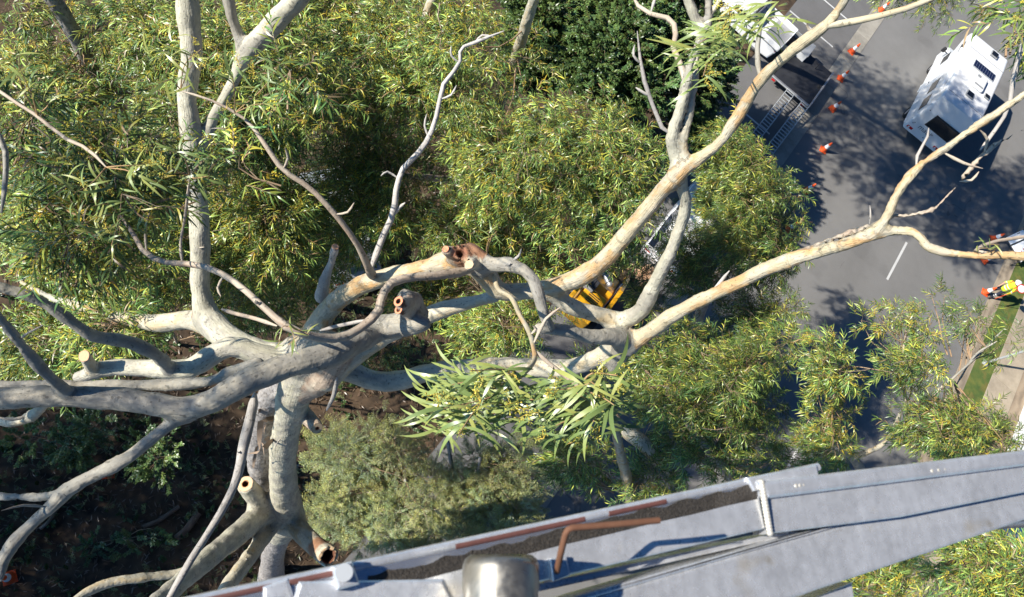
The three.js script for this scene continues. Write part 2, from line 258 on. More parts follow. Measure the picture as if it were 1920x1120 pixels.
function cutFace(l, parent) {            // sawn end: a flat disc with growth rings, heart and bark edge, round the hollow where there is one
  const inner = l.hollow ? l.hollow * 0.98 : 0.001, g = new THREE.RingGeometry(inner, 1, 40, 26), p = g.attributes.position, c = [], red = l.red || 0;
  for (let i = 0; i < p.count; i++) { const x = p.getX(i), y = p.getY(i), r = Math.hypot(x, y), a = Math.atan2(y, x), wob = 1 + 0.06 * noise(Math.cos(a) * 1.3, Math.sin(a) * 1.3, l.cr * 90), ring = 0.07 * Math.sin(r * 70 * wob) + 0.05 * noise(x * 5, y * 5, 3), saw = 0.05 * noise(x * 3, (x * 0.3 + y) * 30, 8), e = sm(0.86, 0.97, r * wob), h = l.hollow ? 1 - sm(inner, inner + 0.18, r) : 0; const k = 1 + ring + saw; c.push((0.66 - 0.24 * h - 0.26 * e) * k, (0.48 - 0.30 * h - 0.2 * e) * (1 - 0.4 * red) * k, (0.28 - 0.2 * h - 0.1 * e) * (1 - 0.45 * red) * k); p.setXYZ(i, x * wob * l.cr * 0.97, y * wob * l.cr * 0.97, 0.008 * noise(x * 2, y * 2, 5) * l.cr); }
  g.setAttribute('color', new THREE.Float32BufferAttribute(c, 3)); g.computeVertexNormals(); g.applyQuaternion(new THREE.Quaternion().setFromUnitVectors(V(0, 0, 1), l.cd)); g.translate(l.cp.x + l.cd.x * 0.012, l.cp.y + l.cd.y * 0.012, l.cp.z + l.cd.z * 0.012); mesh('cut_face', g, cutMat, parent);
}
function buildWood(all, parent, cell) {
  const thin = l => l.name === 'branch' || (!l.cut && l.name === 'limb' && Math.max(...l.pts.map(q => Array.isArray(q) ? q[3] * q[2] : 999)) < 125) || (l.name === 'dead_branch' && !l.cut); all.filter(thin).forEach(l => tubeLimb(l, parent)); const limbs = all.filter(l => !thin(l));
  const { pos, idx, info } = woodSurface(limbs, cell), nv = pos.length / 3;
  const g = new THREE.BufferGeometry(); g.setAttribute('position', new THREE.Float32BufferAttribute(pos, 3)); g.setIndex(idx); g.computeVertexNormals();
  const nor = g.attributes.normal.array, col = new Float32Array(nv * 3), ang = new Float32Array(nv), len = new Float32Array(nv), p = V(), c = [0, 0, 0];
  for (let i = 0; i < nv; i++) {
    const f = info[i], l = limbs[f.id], s = f.sg; p.set(pos[i * 3], pos[i * 3 + 1], pos[i * 3 + 2]);
    const d = V(s.dx, s.dy, s.dz).normalize(), u = Math.abs(d.y) < 0.9 ? V(0, 1, 0) : V(1, 0, 0), e1 = u.cross(d).normalize(), e2 = d.clone().cross(e1), w = p.clone().sub(V(s.ax, s.ay, s.az));
    ang[i] = Math.atan2(w.dot(e2), w.dot(e1)); len[i] = s.s + f.t * s.L;
    if (f.cut) {
      const rel = p.clone().sub(l.cp); rel.addScaledVector(l.cd, -rel.dot(l.cd)); const rad = rel.length() / l.cr;
      if (f.cut === 2) { c[0] = 0.16; c[1] = 0.065; c[2] = 0.035; } else { const ring = 0.06 * Math.sin(rad * 26), q = sm(0.75, 1.0, rad), red = l.red || 0; c[0] = 0.60 + ring - 0.18 * q; c[1] = (0.42 + ring - 0.14 * q) * (1 - 0.45 * red); c[2] = (0.24 + ring * 0.6 - 0.08 * q) * (1 - 0.45 * red); }
    } else {
      const rl = Math.hypot(w.dot(e1), w.dot(e2)); p.w = f.id * 3.7; barkColour(l.bark || 'cream', p, c, Math.cos(ang[i]) * rl, Math.sin(ang[i]) * rl, len[i]);
      if (l.wound) for (const [wp, wr] of l.wound) { const dd = p.distanceTo(wp) + 0.05 * noise(p.x * 7, p.y * 7, p.z * 7), q = 1 - sm(wr * 0.6, wr, dd); c[0] += (0.36 - c[0]) * q; c[1] += (0.19 - c[1]) * q; c[2] += (0.11 - c[2]) * q; }
    }
    col[i * 3] = c[0]; col[i * 3 + 1] = c[1]; col[i * 3 + 2] = c[2];
  }
  const per = limbs.map(() => ({ map: new Map(), p: [], n: [], c: [], uv: [], i: [] }));
  for (let t = 0; t < idx.length; t += 3) {
    const id = info[idx[t]].id, o = per[id], rref = limbs[id].nodes[0].r, w = [0, 1, 2].map(q => ang[idx[t + q]]), hiA = Math.max(...w), wrap = hiA - Math.min(...w) > Math.PI;
    for (let q = 0; q < 3; q++) { const v = idx[t + q], wr = wrap && w[q] < 0 ? 1 : 0, k = v * 2 + wr; let n = o.map.get(k);
      if (n === undefined) { n = o.p.length / 3; o.map.set(k, n); o.p.push(pos[v * 3], pos[v * 3 + 1], pos[v * 3 + 2]); o.n.push(nor[v * 3], nor[v * 3 + 1], nor[v * 3 + 2]); o.c.push(col[v * 3], col[v * 3 + 1], col[v * 3 + 2]); o.uv.push((w[q] + (wr ? 2 * Math.PI : 0)) * rref, len[v]); }
      o.i.push(n); }
  }
  per.forEach((o, id) => { if (!o.i.length) return; const b = new THREE.BufferGeometry(); b.setAttribute('position', new THREE.Float32BufferAttribute(o.p, 3)); b.setAttribute('normal', new THREE.Float32BufferAttribute(o.n, 3)); b.setAttribute('color', new THREE.Float32BufferAttribute(o.c, 3)); b.setAttribute('uv', new THREE.Float32BufferAttribute(o.uv, 2)); b.setIndex(o.i);
    const m = mesh(limbs[id].name || 'limb', b, barkMat, parent); if (limbs[id].label) m.userData.label = limbs[id].label; const l = limbs[id]; if (l.cut && !l.ragged) cutFace(l, m); });
  return nv;
}

// ---------------------------------------------------------------- the tall gum under the basket
const gum = base('gum_tree', null, 'tall smooth-barked gum with sawn stubs and long bare pale limbs', 'tree');
const J1 = [536, 972, 15.0, 76], HUB = [572, 665, 9.2, 78];
const knot = at(880, 485, 7.4);
const L = [];
const limb = (pts, bark, extra = {}) => { L.push({ name: 'limb', pts, bark, ...extra }); };
// trunk from the ground to the hub
limb([[508, 1088, 23.2, 60], [510, 1062, 21, 50], [514, 1030, 18, 50], [524, 1000, 16, 56], [532, 975, 15.0, 64]], 'rough', { name: 'trunk', label: 'rough grey foot of the trunk' });
limb([[524, 995, 15.6, 60], J1, [532, 915, 13.4, 62], [530, 860, 12.2, 60], [540, 790, 10.8, 64], [556, 720, 9.7, 78], HUB], 'green', { name: 'trunk', rings: [0.9, 3.2] });
limb([[496, 910, 14.5, 52], [488, 850, 13.2, 62], [492, 790, 12.0, 64], [506, 745, 10.9, 56], [540, 700, 10, 46]], 'rough', { name: 'limb', label: 'rough grey stem with flaking bark behind the trunk' });
limb([[562, 730, 9.8, 60], [598, 716, 9.4, 60], [618, 690, 9.0, 56], [640, 650, 8.7, 60]], 'pink');
limb([[560, 770, 10.6, 40], [580, 786, 10.4, 31], [594, 803, 10.2, 28]], 'pink', { cut: 1, hollow: 0.3, name: 'sawn_stub' });
// limbs from the lower fork
limb([J1, [500, 958, 14.1, 50], [455, 994, 12.9, 50], [424, 1020, 12.2, 48], [378, 1058, 11.3, 46], [339, 1092, 10.6, 44], [270, 1150, 9.6, 40]], 'green');
limb([[496, 955, 14.0, 46], [474, 926, 13.4, 44], [460, 908, 13.1, 36]], 'green', { cut: 1, hollow: 0.42, name: 'sawn_stub', cutDir: V(-0.35, 0.85, 0.1) });
limb([[372, 1062, 11.3, 20], [330, 1076, 11.1, 21], [271, 1083, 10.8, 21], [204, 1094, 10.5, 21], [150, 1118, 10.2, 20], [120, 1150, 10, 18]], 'cream');
limb([[508, 985, 14.4, 40], [482, 1025, 13.4, 34], [452, 1066, 12.6, 34], [424, 1104, 12, 33], [400, 1150, 11.4, 32]], 'cream');
limb([[498, 968, 14.2, 30], [462, 1000, 13.3, 26], [430, 1030, 12.5, 22]], 'cream');  // slim pale limb put in for the highlight inside the fork
limb([J1, [556, 988, 14.5, 50], [576, 1010, 14.0, 44], [598, 1030, 13.6, 46], [616, 1044, 13.2, 48]], 'cream', { cut: 1, hollow: 0.62, ragged: 4, name: 'hollow_stub', wound: [[at(600, 1028, 13.5), 0.3]] });
// stem going up on the far side of the garden bed and its forks
limb([HUB, [515, 668, 9.4, 62], [462, 652, 9.5, 58], [418, 628, 9.6, 62], [386, 590, 9.7, 54], [376, 540, 9.6, 43], [375, 450, 9.3, 43], [369, 350, 9.0, 42], [358, 250, 8.7, 44], [350, 180, 8.5, 44], [360, 100, 8.3, 46], [352, 20, 8.1, 52], [345, -60, 7.9, 46]], 'green', { wound: [[at(352, 590, 9.7), 0.14]] });
limb([[404, 612, 9.7, 48], [352, 600, 9.9, 44], [300, 606, 10.1, 40], [240, 598, 10.4, 32], [170, 580, 10.8, 22], [100, 560, 11.2, 14], [40, 530, 11.6, 9]], 'cream', { bury: 1 });
limb([[374, 300, 8.9, 28], [398, 225, 8.7, 26], [432, 165, 8.5, 26], [462, 100, 8.3, 40], [500, 58, 8.1, 46], [545, 10, 7.9, 50], [590, -50, 7.7, 48]], 'green');
limb([[462, 100, 8.3, 34], [445, 62, 8.2, 27], [430, 10, 8.0, 27], [418, -50, 7.8, 25]], 'grey');
limb([HUB, [512, 672, 9.0, 46], [440, 650, 8.9, 46], [398, 665, 8.85, 48], [358, 690, 8.8, 48], [310, 692, 8.8, 44], [255, 690, 8.8, 42], [200, 690, 8.8, 36], [150, 708, 8.8, 28]], 'green');
limb([[178, 696, 8.8, 26], [166, 682, 8.6, 27], [158, 668, 8.4, 27]], 'cream', { cut: 1, name: 'sawn_stub', red: 0.4, cutDir: V(-0.2, 0.9, 0.35) });
limb([[318, 690, 8.7, 30], [290, 664, 8.3, 28], [238, 641, 8.0, 28], [185, 632, 7.8, 28], [150, 616, 7.6, 28], [105, 582, 7.4, 27], [50, 553, 7.2, 25], [-30, 530, 7, 24]], 'grey');
// the long limb below the basket
limb([HUB, [668, 640, 7.8, 60], [716, 614, 7.2, 56], [758, 608, 6.9, 56], [784, 607, 6.8, 44], [796, 606, 6.8, 32]], 'grey');
limb([[700, 622, 7.0, 54], [640, 656, 6.6, 60], [590, 674, 6.4, 62], [520, 692, 6.2, 60], [440, 728, 6.0, 58], [395, 754, 5.95, 56], [345, 766, 5.9, 52], [290, 758, 5.85, 50], [220, 748, 5.8, 50], [120, 744, 5.7, 50], [40, 746, 5.6, 50], [-60, 750, 5.5, 50]], 'grey');
limb([[482, 684, 6.3, 34], [440, 695, 6.3, 30], [400, 714, 6.3, 27], [300, 722, 6.3, 26], [200, 722, 6.2, 25], [100, 722, 6.1, 25], [-30, 722, 6, 24]], 'grey');
limb([[130, 738, 5.7, 34], [102, 716, 5.5, 30], [61, 675, 5.3, 30], [27, 631, 5.1, 28], [-20, 570, 4.9, 26]], 'grey');
limb([[350, 780, 5.95, 40], [318, 796, 5.9, 30], [282, 826, 5.85, 31], [240, 858, 5.8, 31], [180, 890, 5.75, 33], [130, 915, 5.7, 36], [96, 950, 5.65, 31], [45, 998, 5.6, 31], [8, 1042, 5.55, 28], [-2, 1085, 5.5, 20]], 'grey');
limb([[124, 920, 5.7, 24], [95, 930, 5.75, 20], [45, 933, 5.8, 20], [-30, 930, 5.9, 18]], 'grey');
limb([[90, 752, 5.7, 26], [62, 778, 5.9, 26], [30, 792, 6.1, 24], [-30, 788, 6.3, 22]], 'cream');
limb([[782, 590, 7.0, 50], [772, 568, 6.9, 46], [760, 558, 6.75, 40]], 'grey', { cut: 0 });
limb([[775, 565, 6.9, 36], [758, 570, 6.5, 28], [748, 566, 6.3, 26]], 'pink', { cut: 1, red: 1, hollow: 0.5, name: 'sawn_stub', cutDir: V(-0.5, 0.75, 0.4) });
limb([[772, 588, 6.9, 30], [756, 585, 6.55, 22], [748, 582, 6.4, 20]], 'pink', { cut: 1, red: 1, hollow: 0.5, name: 'sawn_stub', cutDir: V(-0.5, 0.75, 0.4) });
// limb under it, pale and flat-lit, running on to the right
limb([[612, 705, 9.2, 60], [660, 672, 9.0, 46], [720, 632, 8.8, 42], [800, 592, 8.6, 40], [870, 570, 8.5, 32], [930, 556, 8.4, 24]], 'cream');
limb([[590, 690, 9.6, 56], [650, 696, 9.8, 46], [700, 714, 9.9, 46], [750, 714, 9.9, 44], [800, 700, 9.8, 42], [880, 690, 9.6, 44], [970, 688, 9.4, 42], [1060, 692, 9.2, 42], [1110, 676, 9.0, 40], [1150, 652, 8.7, 44], [1168, 634, 8.5, 46]], 'cream');
// the ochre limb with the torn knot
limb([HUB, [590, 622, 8.9, 54], [612, 585, 8.6, 48], [650, 550, 8.3, 44], [705, 524, 8.0, 42], [760, 512, 7.8, 42], [812, 500, 7.6, 42], [858, 487, 7.45, 56], [895, 497, 7.4, 56], [915, 520, 7.5, 50], [935, 545, 7.6, 42], [985, 546, 7.7, 40], [1035, 538, 7.6, 42], [1085, 522, 7.5, 46], [1130, 490, 7.3, 42], [1185, 428, 7.0, 38], [1235, 366, 6.7, 36], [1275, 322, 6.5, 34], [1315, 295, 6.4, 32], [1352, 265, 6.3, 29], [1398, 195, 6.1, 28], [1436, 138, 5.9, 27], [1490, 92, 5.7, 26], [1548, 48, 5.5, 27], [1578, 12, 5.4, 26], [1610, -50, 5.2, 24]], 'ochre', { wound: [[at(866, 474, 7.2), 0.24], [at(900, 490, 7.2), 0.14]] });
limb([[850, 482, 7.3, 32], [840, 474, 7.15, 22], [836, 468, 7.0, 17]], 'pink', { cut: 1, red: 1, name: 'sawn_stub', cutDir: V(-0.4, 0.8, 0.3) });
limb([[890, 494, 7.2, 26], [884, 496, 7.0, 22], [880, 497, 6.9, 22]], 'cream', { cut: 1, name: 'sawn_stub', cutDir: V(-0.35, 0.85, 0.3) });
limb([[876, 488, 7.4, 50], [868, 480, 7.2, 42], [862, 472, 7.05, 36]], 'pink', { cut: 1, hollow: 0.6, ragged: 5, red: 0.8, name: 'hollow_stub', cutDir: V(-0.1, 0.9, 0.1), wound: [[at(866, 474, 7.1), 0.3]] });
limb([[868, 470, 7.3, 30], [884, 466, 7.2, 26], [900, 478, 7.2, 24], [912, 492, 7.3, 26]], 'pink', { wound: [[at(880, 468, 7.2), 0.3]] });
limb([[900, 500, 7.3, 44], [935, 495, 7.15, 33], [975, 502, 7.05, 30], [1000, 525, 7.0, 30], [1012, 560, 7.0, 29], [1022, 598, 7.1, 28], [1030, 612, 7.2, 30]], 'grey');
limb([[1010, 616, 7.25, 24], [1064, 621, 7.4, 30], [1115, 632, 7.6, 34], [1158, 632, 7.8, 44], [1176, 648, 8.0, 46]], 'grey');
limb([[1040, 552, 7.7, 40], [1080, 580, 7.8, 36], [1126, 590, 7.9, 38], [1150, 606, 8.0, 40], [1164, 634, 8.1, 44]], 'cream', { rings: [1.1, 1.7] });
limb([[1150, 602, 8.0, 40], [1178, 597, 7.9, 40], [1208, 576, 7.7, 36], [1224, 538, 7.5, 33], [1250, 488, 7.2, 31], [1272, 436, 7.0, 30], [1286, 388, 6.8, 30], [1276, 335, 6.6, 30], [1264, 296, 6.5, 30], [1260, 250, 6.35, 26], [1272, 215, 6.25, 24], [1288, 160, 6.1, 24], [1296, 110, 6.0, 22], [1318, 70, 5.9, 24], [1300, 30, 5.8, 21], [1282, -30, 5.7, 19]], 'green');
limb([[1318, 74, 5.9, 22], [1330, 30, 5.8, 21], [1328, -40, 5.7, 20]], 'grey');
limb([[1284, 306, 6.5, 28], [1282, 270, 6.4, 22], [1292, 220, 6.3, 20], [1300, 160, 6.2, 19], [1316, 60, 6.1, 15], [1350, 0, 6, 13], [1370, -40, 5.9, 11]], 'cream');
limb([[1286, 165, 6.1, 18], [1276, 118, 6.2, 14], [1262, 90, 6.3, 12], [1268, 55, 6.4, 14], [1252, 34, 6.5, 12], [1205, 20, 6.7, 10], [1185, -10, 6.8, 9]], 'pink');
limb([[1258, 252, 6.35, 14], [1238, 235, 6.3, 10], [1224, 195, 6.25, 10], [1212, 165, 6.2, 11], [1202, 120, 6.15, 8], [1195, 58, 6.1, 5]], 'dead', { name: 'dead_branch' });
limb([[1218, 180, 6.22, 8], [1204, 172, 6.2, 6], [1192, 164, 6.2, 5]], 'dead', { name: 'dead_branch' });
limb([[1426, 150, 5.95, 16], [1420, 110, 5.9, 12], [1422, 72, 5.9, 11], [1428, 40, 5.9, 9]], 'grey');
limb([[1545, 52, 5.5, 20], [1580, 44, 5.4, 17], [1622, 36, 5.3, 16], [1680, 22, 5.2, 15], [1740, 2, 5.1, 13], [1790, -30, 5, 11]], 'ochre');
// the orange limb over the street
limb([[1172, 640, 8.1, 50], [1200, 634, 7.9, 38], [1262, 590, 7.5, 34], [1330, 556, 7.1, 33], [1400, 522, 6.8, 33], [1470, 492, 6.5, 36], [1530, 474, 6.3, 29], [1590, 458, 6.1, 27], [1632, 440, 6.0, 32], [1660, 412, 5.9, 24], [1684, 362, 5.8, 22], [1716, 318, 5.7, 24], [1770, 280, 5.6, 20], [1830, 238, 5.5, 20], [1880, 205, 5.4, 18], [1960, 150, 5.3, 17]], 'ochre');
limb([[1478, 488, 6.5, 20], [1520, 464, 6.35, 14], [1570, 444, 6.2, 13], [1612, 430, 6.1, 13], [1640, 420, 6.0, 12], [1668, 406, 5.95, 12], [1720, 402, 5.9, 11], [1760, 386, 5.9, 10], [1800, 340, 5.85, 11], [1845, 288, 5.8, 12], [1890, 258, 5.75, 10], [1960, 225, 5.7, 9]], 'pink');
limb([[1640, 438, 6.0, 28], [1690, 432, 5.9, 22], [1722, 440, 5.85, 21], [1738, 462, 5.8, 20], [1780, 476, 5.7, 19], [1850, 478, 5.6, 20], [1960, 482, 5.5, 22]], 'ochre');
limb([[1838, 282, 5.8, 10], [1862, 250, 5.8, 9], [1890, 205, 5.8, 9], [1902, 140, 5.8, 11], [1925, 60, 5.8, 12]], 'dead');
limb([[1718, 312, 5.7, 10], [1722, 286, 5.7, 6], [1738, 262, 5.7, 6], [1742, 240, 5.7, 5]], 'dead', { name: 'dead_branch' });
limb([[1860, 476, 5.6, 10], [1830, 470, 5.6, 9], [1870, 452, 5.7, 8], [1960, 440, 5.8, 9]], 'pink');
limb([[1335, 552, 7.1, 12], [1350, 530, 7.0, 8], [1368, 508, 6.95, 7]], 'white', { name: 'dead_branch' });
limb([[1160, 630, 8.2, 40], [1166, 660, 8.5, 36], [1150, 690, 8.9, 28]], 'grey');
// thin branches crossing over everything
limb([[330, 168, 6.6, 4], [400, 190, 6.6, 5], [462, 226, 6.7, 8], [496, 270, 6.7, 12], [530, 318, 6.8, 13], [580, 352, 6.9, 13], [628, 402, 7.05, 13], [668, 456, 7.3, 14], [690, 500, 7.6, 17], [700, 524, 8.0, 26]], 'pink', { name: 'branch' });
limb([[898, 503, 7.3, 30], [830, 516, 7.0, 22], [775, 520, 6.8, 20], [735, 530, 6.7, 21], [716, 556, 6.6, 20], [708, 586, 6.5, 21], [680, 612, 6.4, 22], [640, 634, 6.2, 20], [590, 632, 6.0, 20], [540, 614, 5.8, 20], [505, 586, 5.9, 15], [460, 545, 6.0, 15], [420, 516, 6.1, 14], [372, 497, 6.2, 15], [310, 492, 6.3, 13], [272, 474, 6.35, 13], [244, 430, 6.4, 10], [222, 400, 6.4, 8]], 'pink', { name: 'branch' });
limb([[342, 494, 6.25, 8], [338, 460, 6.2, 6], [346, 410, 6.1, 6], [356, 330, 5.4, 5]], 'pink', { name: 'branch' });
limb([[275, 478, 6.35, 6], [272, 430, 6.3, 5], [280, 400, 6.2, 4]], 'pink', { name: 'branch' });
limb([[-30, 150, 5.1, 8], [20, 186, 5.05, 8], [70, 218, 5.0, 9], [120, 258, 5.0, 9], [165, 280, 4.9, 6], [200, 315, 4.8, 4]], 'pink', { name: 'branch' });
limb([[-20, 230, 5, 12], [8, 275, 5, 14], [10, 330, 5, 12], [2, 400, 5, 11]], 'grey', { name: 'branch' });
limb([[520, 612, 5.8, 10], [480, 598, 6.0, 10], [440, 588, 6.2, 9], [415, 580, 6.3, 10]], 'pink', { name: 'branch' });
limb([[690, 600, 6.5, 10], [640, 610, 6.7, 9], [600, 620, 6.9, 8]], 'dead', { name: 'branch' });
limb([[926, 515, 7.4, 12], [934, 542, 7.0, 11], [958, 558, 6.4, 11], [974, 590, 5.7, 11], [992, 622, 5.0, 12], [1000, 650, 4.3, 12], [1002, 676, 3.8, 11], [978, 704, 3.3, 10], [960, 720, 3.1, 8]], 'ochre', { name: 'branch' });
limb([[1000, 655, 4.2, 9], [1030, 682, 3.7, 9], [1060, 706, 3.3, 8], [1090, 730, 3.0, 7]], 'pink', { name: 'branch' });
limb([[604, 556, 8.8, 34], [608, 530, 8.6, 24], [620, 496, 8.4, 20], [628, 464, 8.2, 18]], 'white', { cut: 1, name: 'dead_branch', red: 0.6 });
limb([[690, 520, 8.2, 16], [716, 448, 8.1, 14], [738, 398, 8.0, 14], [744, 350, 7.9, 13], [756, 316, 7.9, 13], [782, 290, 7.8, 12], [804, 258, 7.8, 12], [820, 212, 7.7, 11], [832, 158, 7.7, 11], [862, 118, 7.6, 9], [864, 92, 7.6, 8], [890, 80, 7.6, 8], [945, 58, 7.6, 5]], 'white', { name: 'dead_branch' });
limb([[736, 404, 8.0, 12], [748, 390, 8.0, 8], [760, 380, 7.95, 6]], 'white', { name: 'dead_branch' });
limb([[478, 738, 9.6, 22], [470, 780, 9.4, 24], [458, 830, 9.2, 24], [446, 890, 9.0, 19], [428, 935, 8.8, 18], [390, 1000, 8.5, 17], [352, 1060, 8.2, 17], [318, 1120, 8, 15], [300, 1160, 7.9, 12]], 'dead', { name: 'dead_branch' });
limb([[632, 700, 8.9, 12], [626, 740, 9.2, 10], [612, 770, 9.5, 8]], 'dead', { name: 'dead_branch' });
for (const [pts, b] of [[[[804, 258, 7.8, 6], [796, 236, 7.75, 4], [800, 214, 7.7, 2]], 'white'], [[[826, 186, 7.7, 6], [846, 178, 7.65, 4], [856, 160, 7.6, 2]], 'white'], [[[862, 118, 7.6, 5], [846, 104, 7.55, 3], [846, 86, 7.5, 2]], 'white'], [[[890, 80, 7.6, 5], [904, 66, 7.6, 3], [926, 70, 7.6, 2]], 'white'], [[[748, 336, 7.9, 6], [726, 322, 7.85, 4], [714, 330, 7.8, 2]], 'white'],
  [[[530, 318, 6.8, 6], [540, 296, 6.7, 4], [534, 276, 6.6, 2]], 'pink'], [[[628, 402, 7.05, 6], [652, 398, 7.0, 4], [664, 380, 6.95, 3]], 'pink'], [[[420, 516, 6.1, 6], [408, 540, 6.1, 4], [414, 556, 6.1, 3]], 'pink'], [[[1202, 120, 6.15, 5], [1188, 104, 6.1, 3], [1190, 84, 6.1, 2]], 'dead'], [[[1845, 288, 5.8, 6], [1852, 262, 5.75, 4], [1838, 244, 5.7, 3]], 'pink'], [[[1800, 340, 5.85, 6], [1822, 338, 5.8, 4], [1836, 322, 5.8, 3]], 'pink']]) limb(pts, b, { name: 'branch' });
const nVerts = buildWood(L, gum, 0.029);

// dead side twigs and knots left on the bare limbs, and ribbons of shed bark hanging by the trunk
{
  const r = rng(515);
  for (let k = 0; k < 34; k++) {
    const l = L[Math.floor(r() * L.length)]; if (l.cut || l.nodes.length < 8) { continue; }
    const i = 2 + Math.floor(r() * (l.nodes.length - 4)), n = l.nodes[i], d = l.nodes[i + 1].p.clone().sub(n.p).normalize(), o = V(r() - 0.5, r() * 0.9, r() - 0.5).normalize(); o.addScaledVector(d, -o.dot(d)).normalize().addScaledVector(d, 0.5).normalize();
    const a = n.p.clone().addScaledVector(o, n.r * 0.8), len = rr(0.05, 0.32, r), t = rr(0.007, 0.014, r);
    tubeLimb({ name: 'branch', bark: r() < 0.5 ? 'dead' : 'pink', pts: [{ p: a, r: t * 1.5 }, { p: a.clone().addScaledVector(o, len * 0.5).add(V(rr(-0.03, 0.03, r), rr(-0.02, 0.03, r), rr(-0.03, 0.03, r))), r: t }, { p: a.clone().addScaledVector(o, len), r: t * 0.6 }] }, gum);
  }
  const ribMat = std(rgb(0.34, 0.25, 0.18), 0.9, { map: barkTex });
  for (let k = 0; k < 12; k++) {
    const s = at(rr(472, 500, r), rr(770, 850, r), rr(10.6, 12, r)), len = rr(0.5, 1.4, r), B = { p: [], uv: [], i: [] }, a = r() * 6.28, w = rr(0.02, 0.05, r), c = V(Math.cos(a), 0, Math.sin(a));
    for (let q = 0; q <= 12; q++) { const t = q / 12, tw = t * rr(1.5, 2.5, r) + k, p = s.clone().add(V(Math.cos(a) * 0.25 * Math.sin(t * 2), -len * t, Math.sin(a) * 0.25 * Math.sin(t * 2))), e = V(Math.cos(tw), 0.2, Math.sin(tw)).multiplyScalar(w * (1 - 0.5 * t)); B.p.push(p.x + e.x, p.y + e.y, p.z + e.z, p.x - e.x, p.y - e.y, p.z - e.z); B.uv.push(0, t, 0.1, t); if (q) { const b = (q - 1) * 2; B.i.push(b, b + 1, b + 2, b + 1, b + 3, b + 2); } }
    const g = new THREE.BufferGeometry(); g.setAttribute('position', new THREE.Float32BufferAttribute(B.p, 3)); g.setAttribute('uv', new THREE.Float32BufferAttribute(B.uv, 2)); g.setIndex(B.i); g.computeVertexNormals(); mesh('bark_ribbon', g, ribMat, gum);
  }
}
// ---------------------------------------------------------------- leaves and sprigs
function leafInto(B, b, dir, len, wid, droop, sickle, ref, col, nS = 4) {
  const h = dir.clone().normalize(), p = b.clone(), st = len / nS, prof = nS === 4 ? [0.22, 0.95, 1, 0.68, 0.06] : [0.15, 0.6, 0.92, 1, 0.95, 0.75, 0.45, 0.04];
  const side0 = h.clone().cross(ref).normalize(), start = B.p.length / 3;
  for (let i = 0; i <= nS; i++) {
    const s = side0.clone().addScaledVector(h, -side0.dot(h)).normalize(), w = wid * 0.5 * prof[i];
    B.p.push(p.x + s.x * w, p.y + s.y * w, p.z + s.z * w, p.x - s.x * w, p.y - s.y * w, p.z - s.z * w); B.c.push(...col, ...col); B.uv.push(0, i / nS, 1, i / nS);
    if (i < nS) { h.y -= droop / nS; h.addScaledVector(side0, sickle / nS).normalize(); p.addScaledVector(h, st); B.i.push(start + i * 2, start + i * 2 + 1, start + i * 2 + 2, start + i * 2 + 1, start + i * 2 + 3, start + i * 2 + 2); }
  }
}
function budInto(B, c, rad, n, col, r) {
  for (let k = 0; k < n; k++) {
    const d = V(r() - 0.5, r() - 0.35, r() - 0.5).normalize(), u = d.clone().cross(V(r(), r(), 1)).normalize().multiplyScalar(rad * 0.10), w = d.clone().cross(u).normalize().multiplyScalar(rad * 0.10), a = c.clone().addScaledVector(d, rad * 0.2), m = c.clone().addScaledVector(d, rad * 0.75), e = c.clone().addScaledVector(d, rad), s = B.p.length / 3;
    for (const q of [a, m.clone().add(u), m.clone().add(w), m.clone().sub(u).sub(w), e]) { B.p.push(q.x, q.y, q.z); B.c.push(...col); B.uv.push(0, 0); }
    B.i.push(s, s + 1, s + 2, s, s + 2, s + 3, s, s + 3, s + 1, s + 4, s + 2, s + 1, s + 4, s + 3, s + 2, s + 4, s + 1, s + 3);
  }
}
function stickInto(B, pts, r0, r1, col, n = 4) {
  const s = B.p.length / 3;
  pts.forEach((p, i) => { const d = (pts[Math.min(i + 1, pts.length - 1)].clone().sub(pts[Math.max(0, i - 1)])).normalize(), u = d.clone().cross(Math.abs(d.y) < 0.9 ? V(0, 1, 0) : V(1, 0, 0)).normalize(), w = d.clone().cross(u), r = r0 + (r1 - r0) * i / (pts.length - 1);
    for (let k = 0; k < n; k++) { const a = k / n * 6.2832, q = p.clone().addScaledVector(u, Math.cos(a) * r).addScaledVector(w, Math.sin(a) * r); B.p.push(q.x, q.y, q.z); B.c.push(...col); B.uv.push(k / n, i); if (i) { const a0 = s + (i - 1) * n + k, a1 = s + (i - 1) * n + (k + 1) % n, b0 = a0 + n, b1 = a1 + n; B.i.push(a0, a1, b0, a1, b1, b0); } } });
}
const newB = () => ({ p: [], c: [], uv: [], i: [] });
function geoOf(B) { const g = new THREE.BufferGeometry(); g.setAttribute('position', new THREE.Float32BufferAttribute(B.p, 3)); g.setAttribute('color', new THREE.Float32BufferAttribute(B.c, 3)); g.setAttribute('uv', new THREE.Float32BufferAttribute(B.uv, 2)); g.setIndex(B.i); g.computeVertexNormals(); return g; }
const jit = (c, k, r) => { const m = 1 + (r() - 0.5) * k, t = (r() - 0.5) * k * 0.6; return [c[0] * (m + t), c[1] * m, c[2] * (m - t)]; };
const GREEN = [0.118, 0.19, 0.043], OLIVE = [0.40, 0.46, 0.085], YELLOW = [0.72, 0.60, 0.06], TWIG = [0.30, 0.21, 0.13];
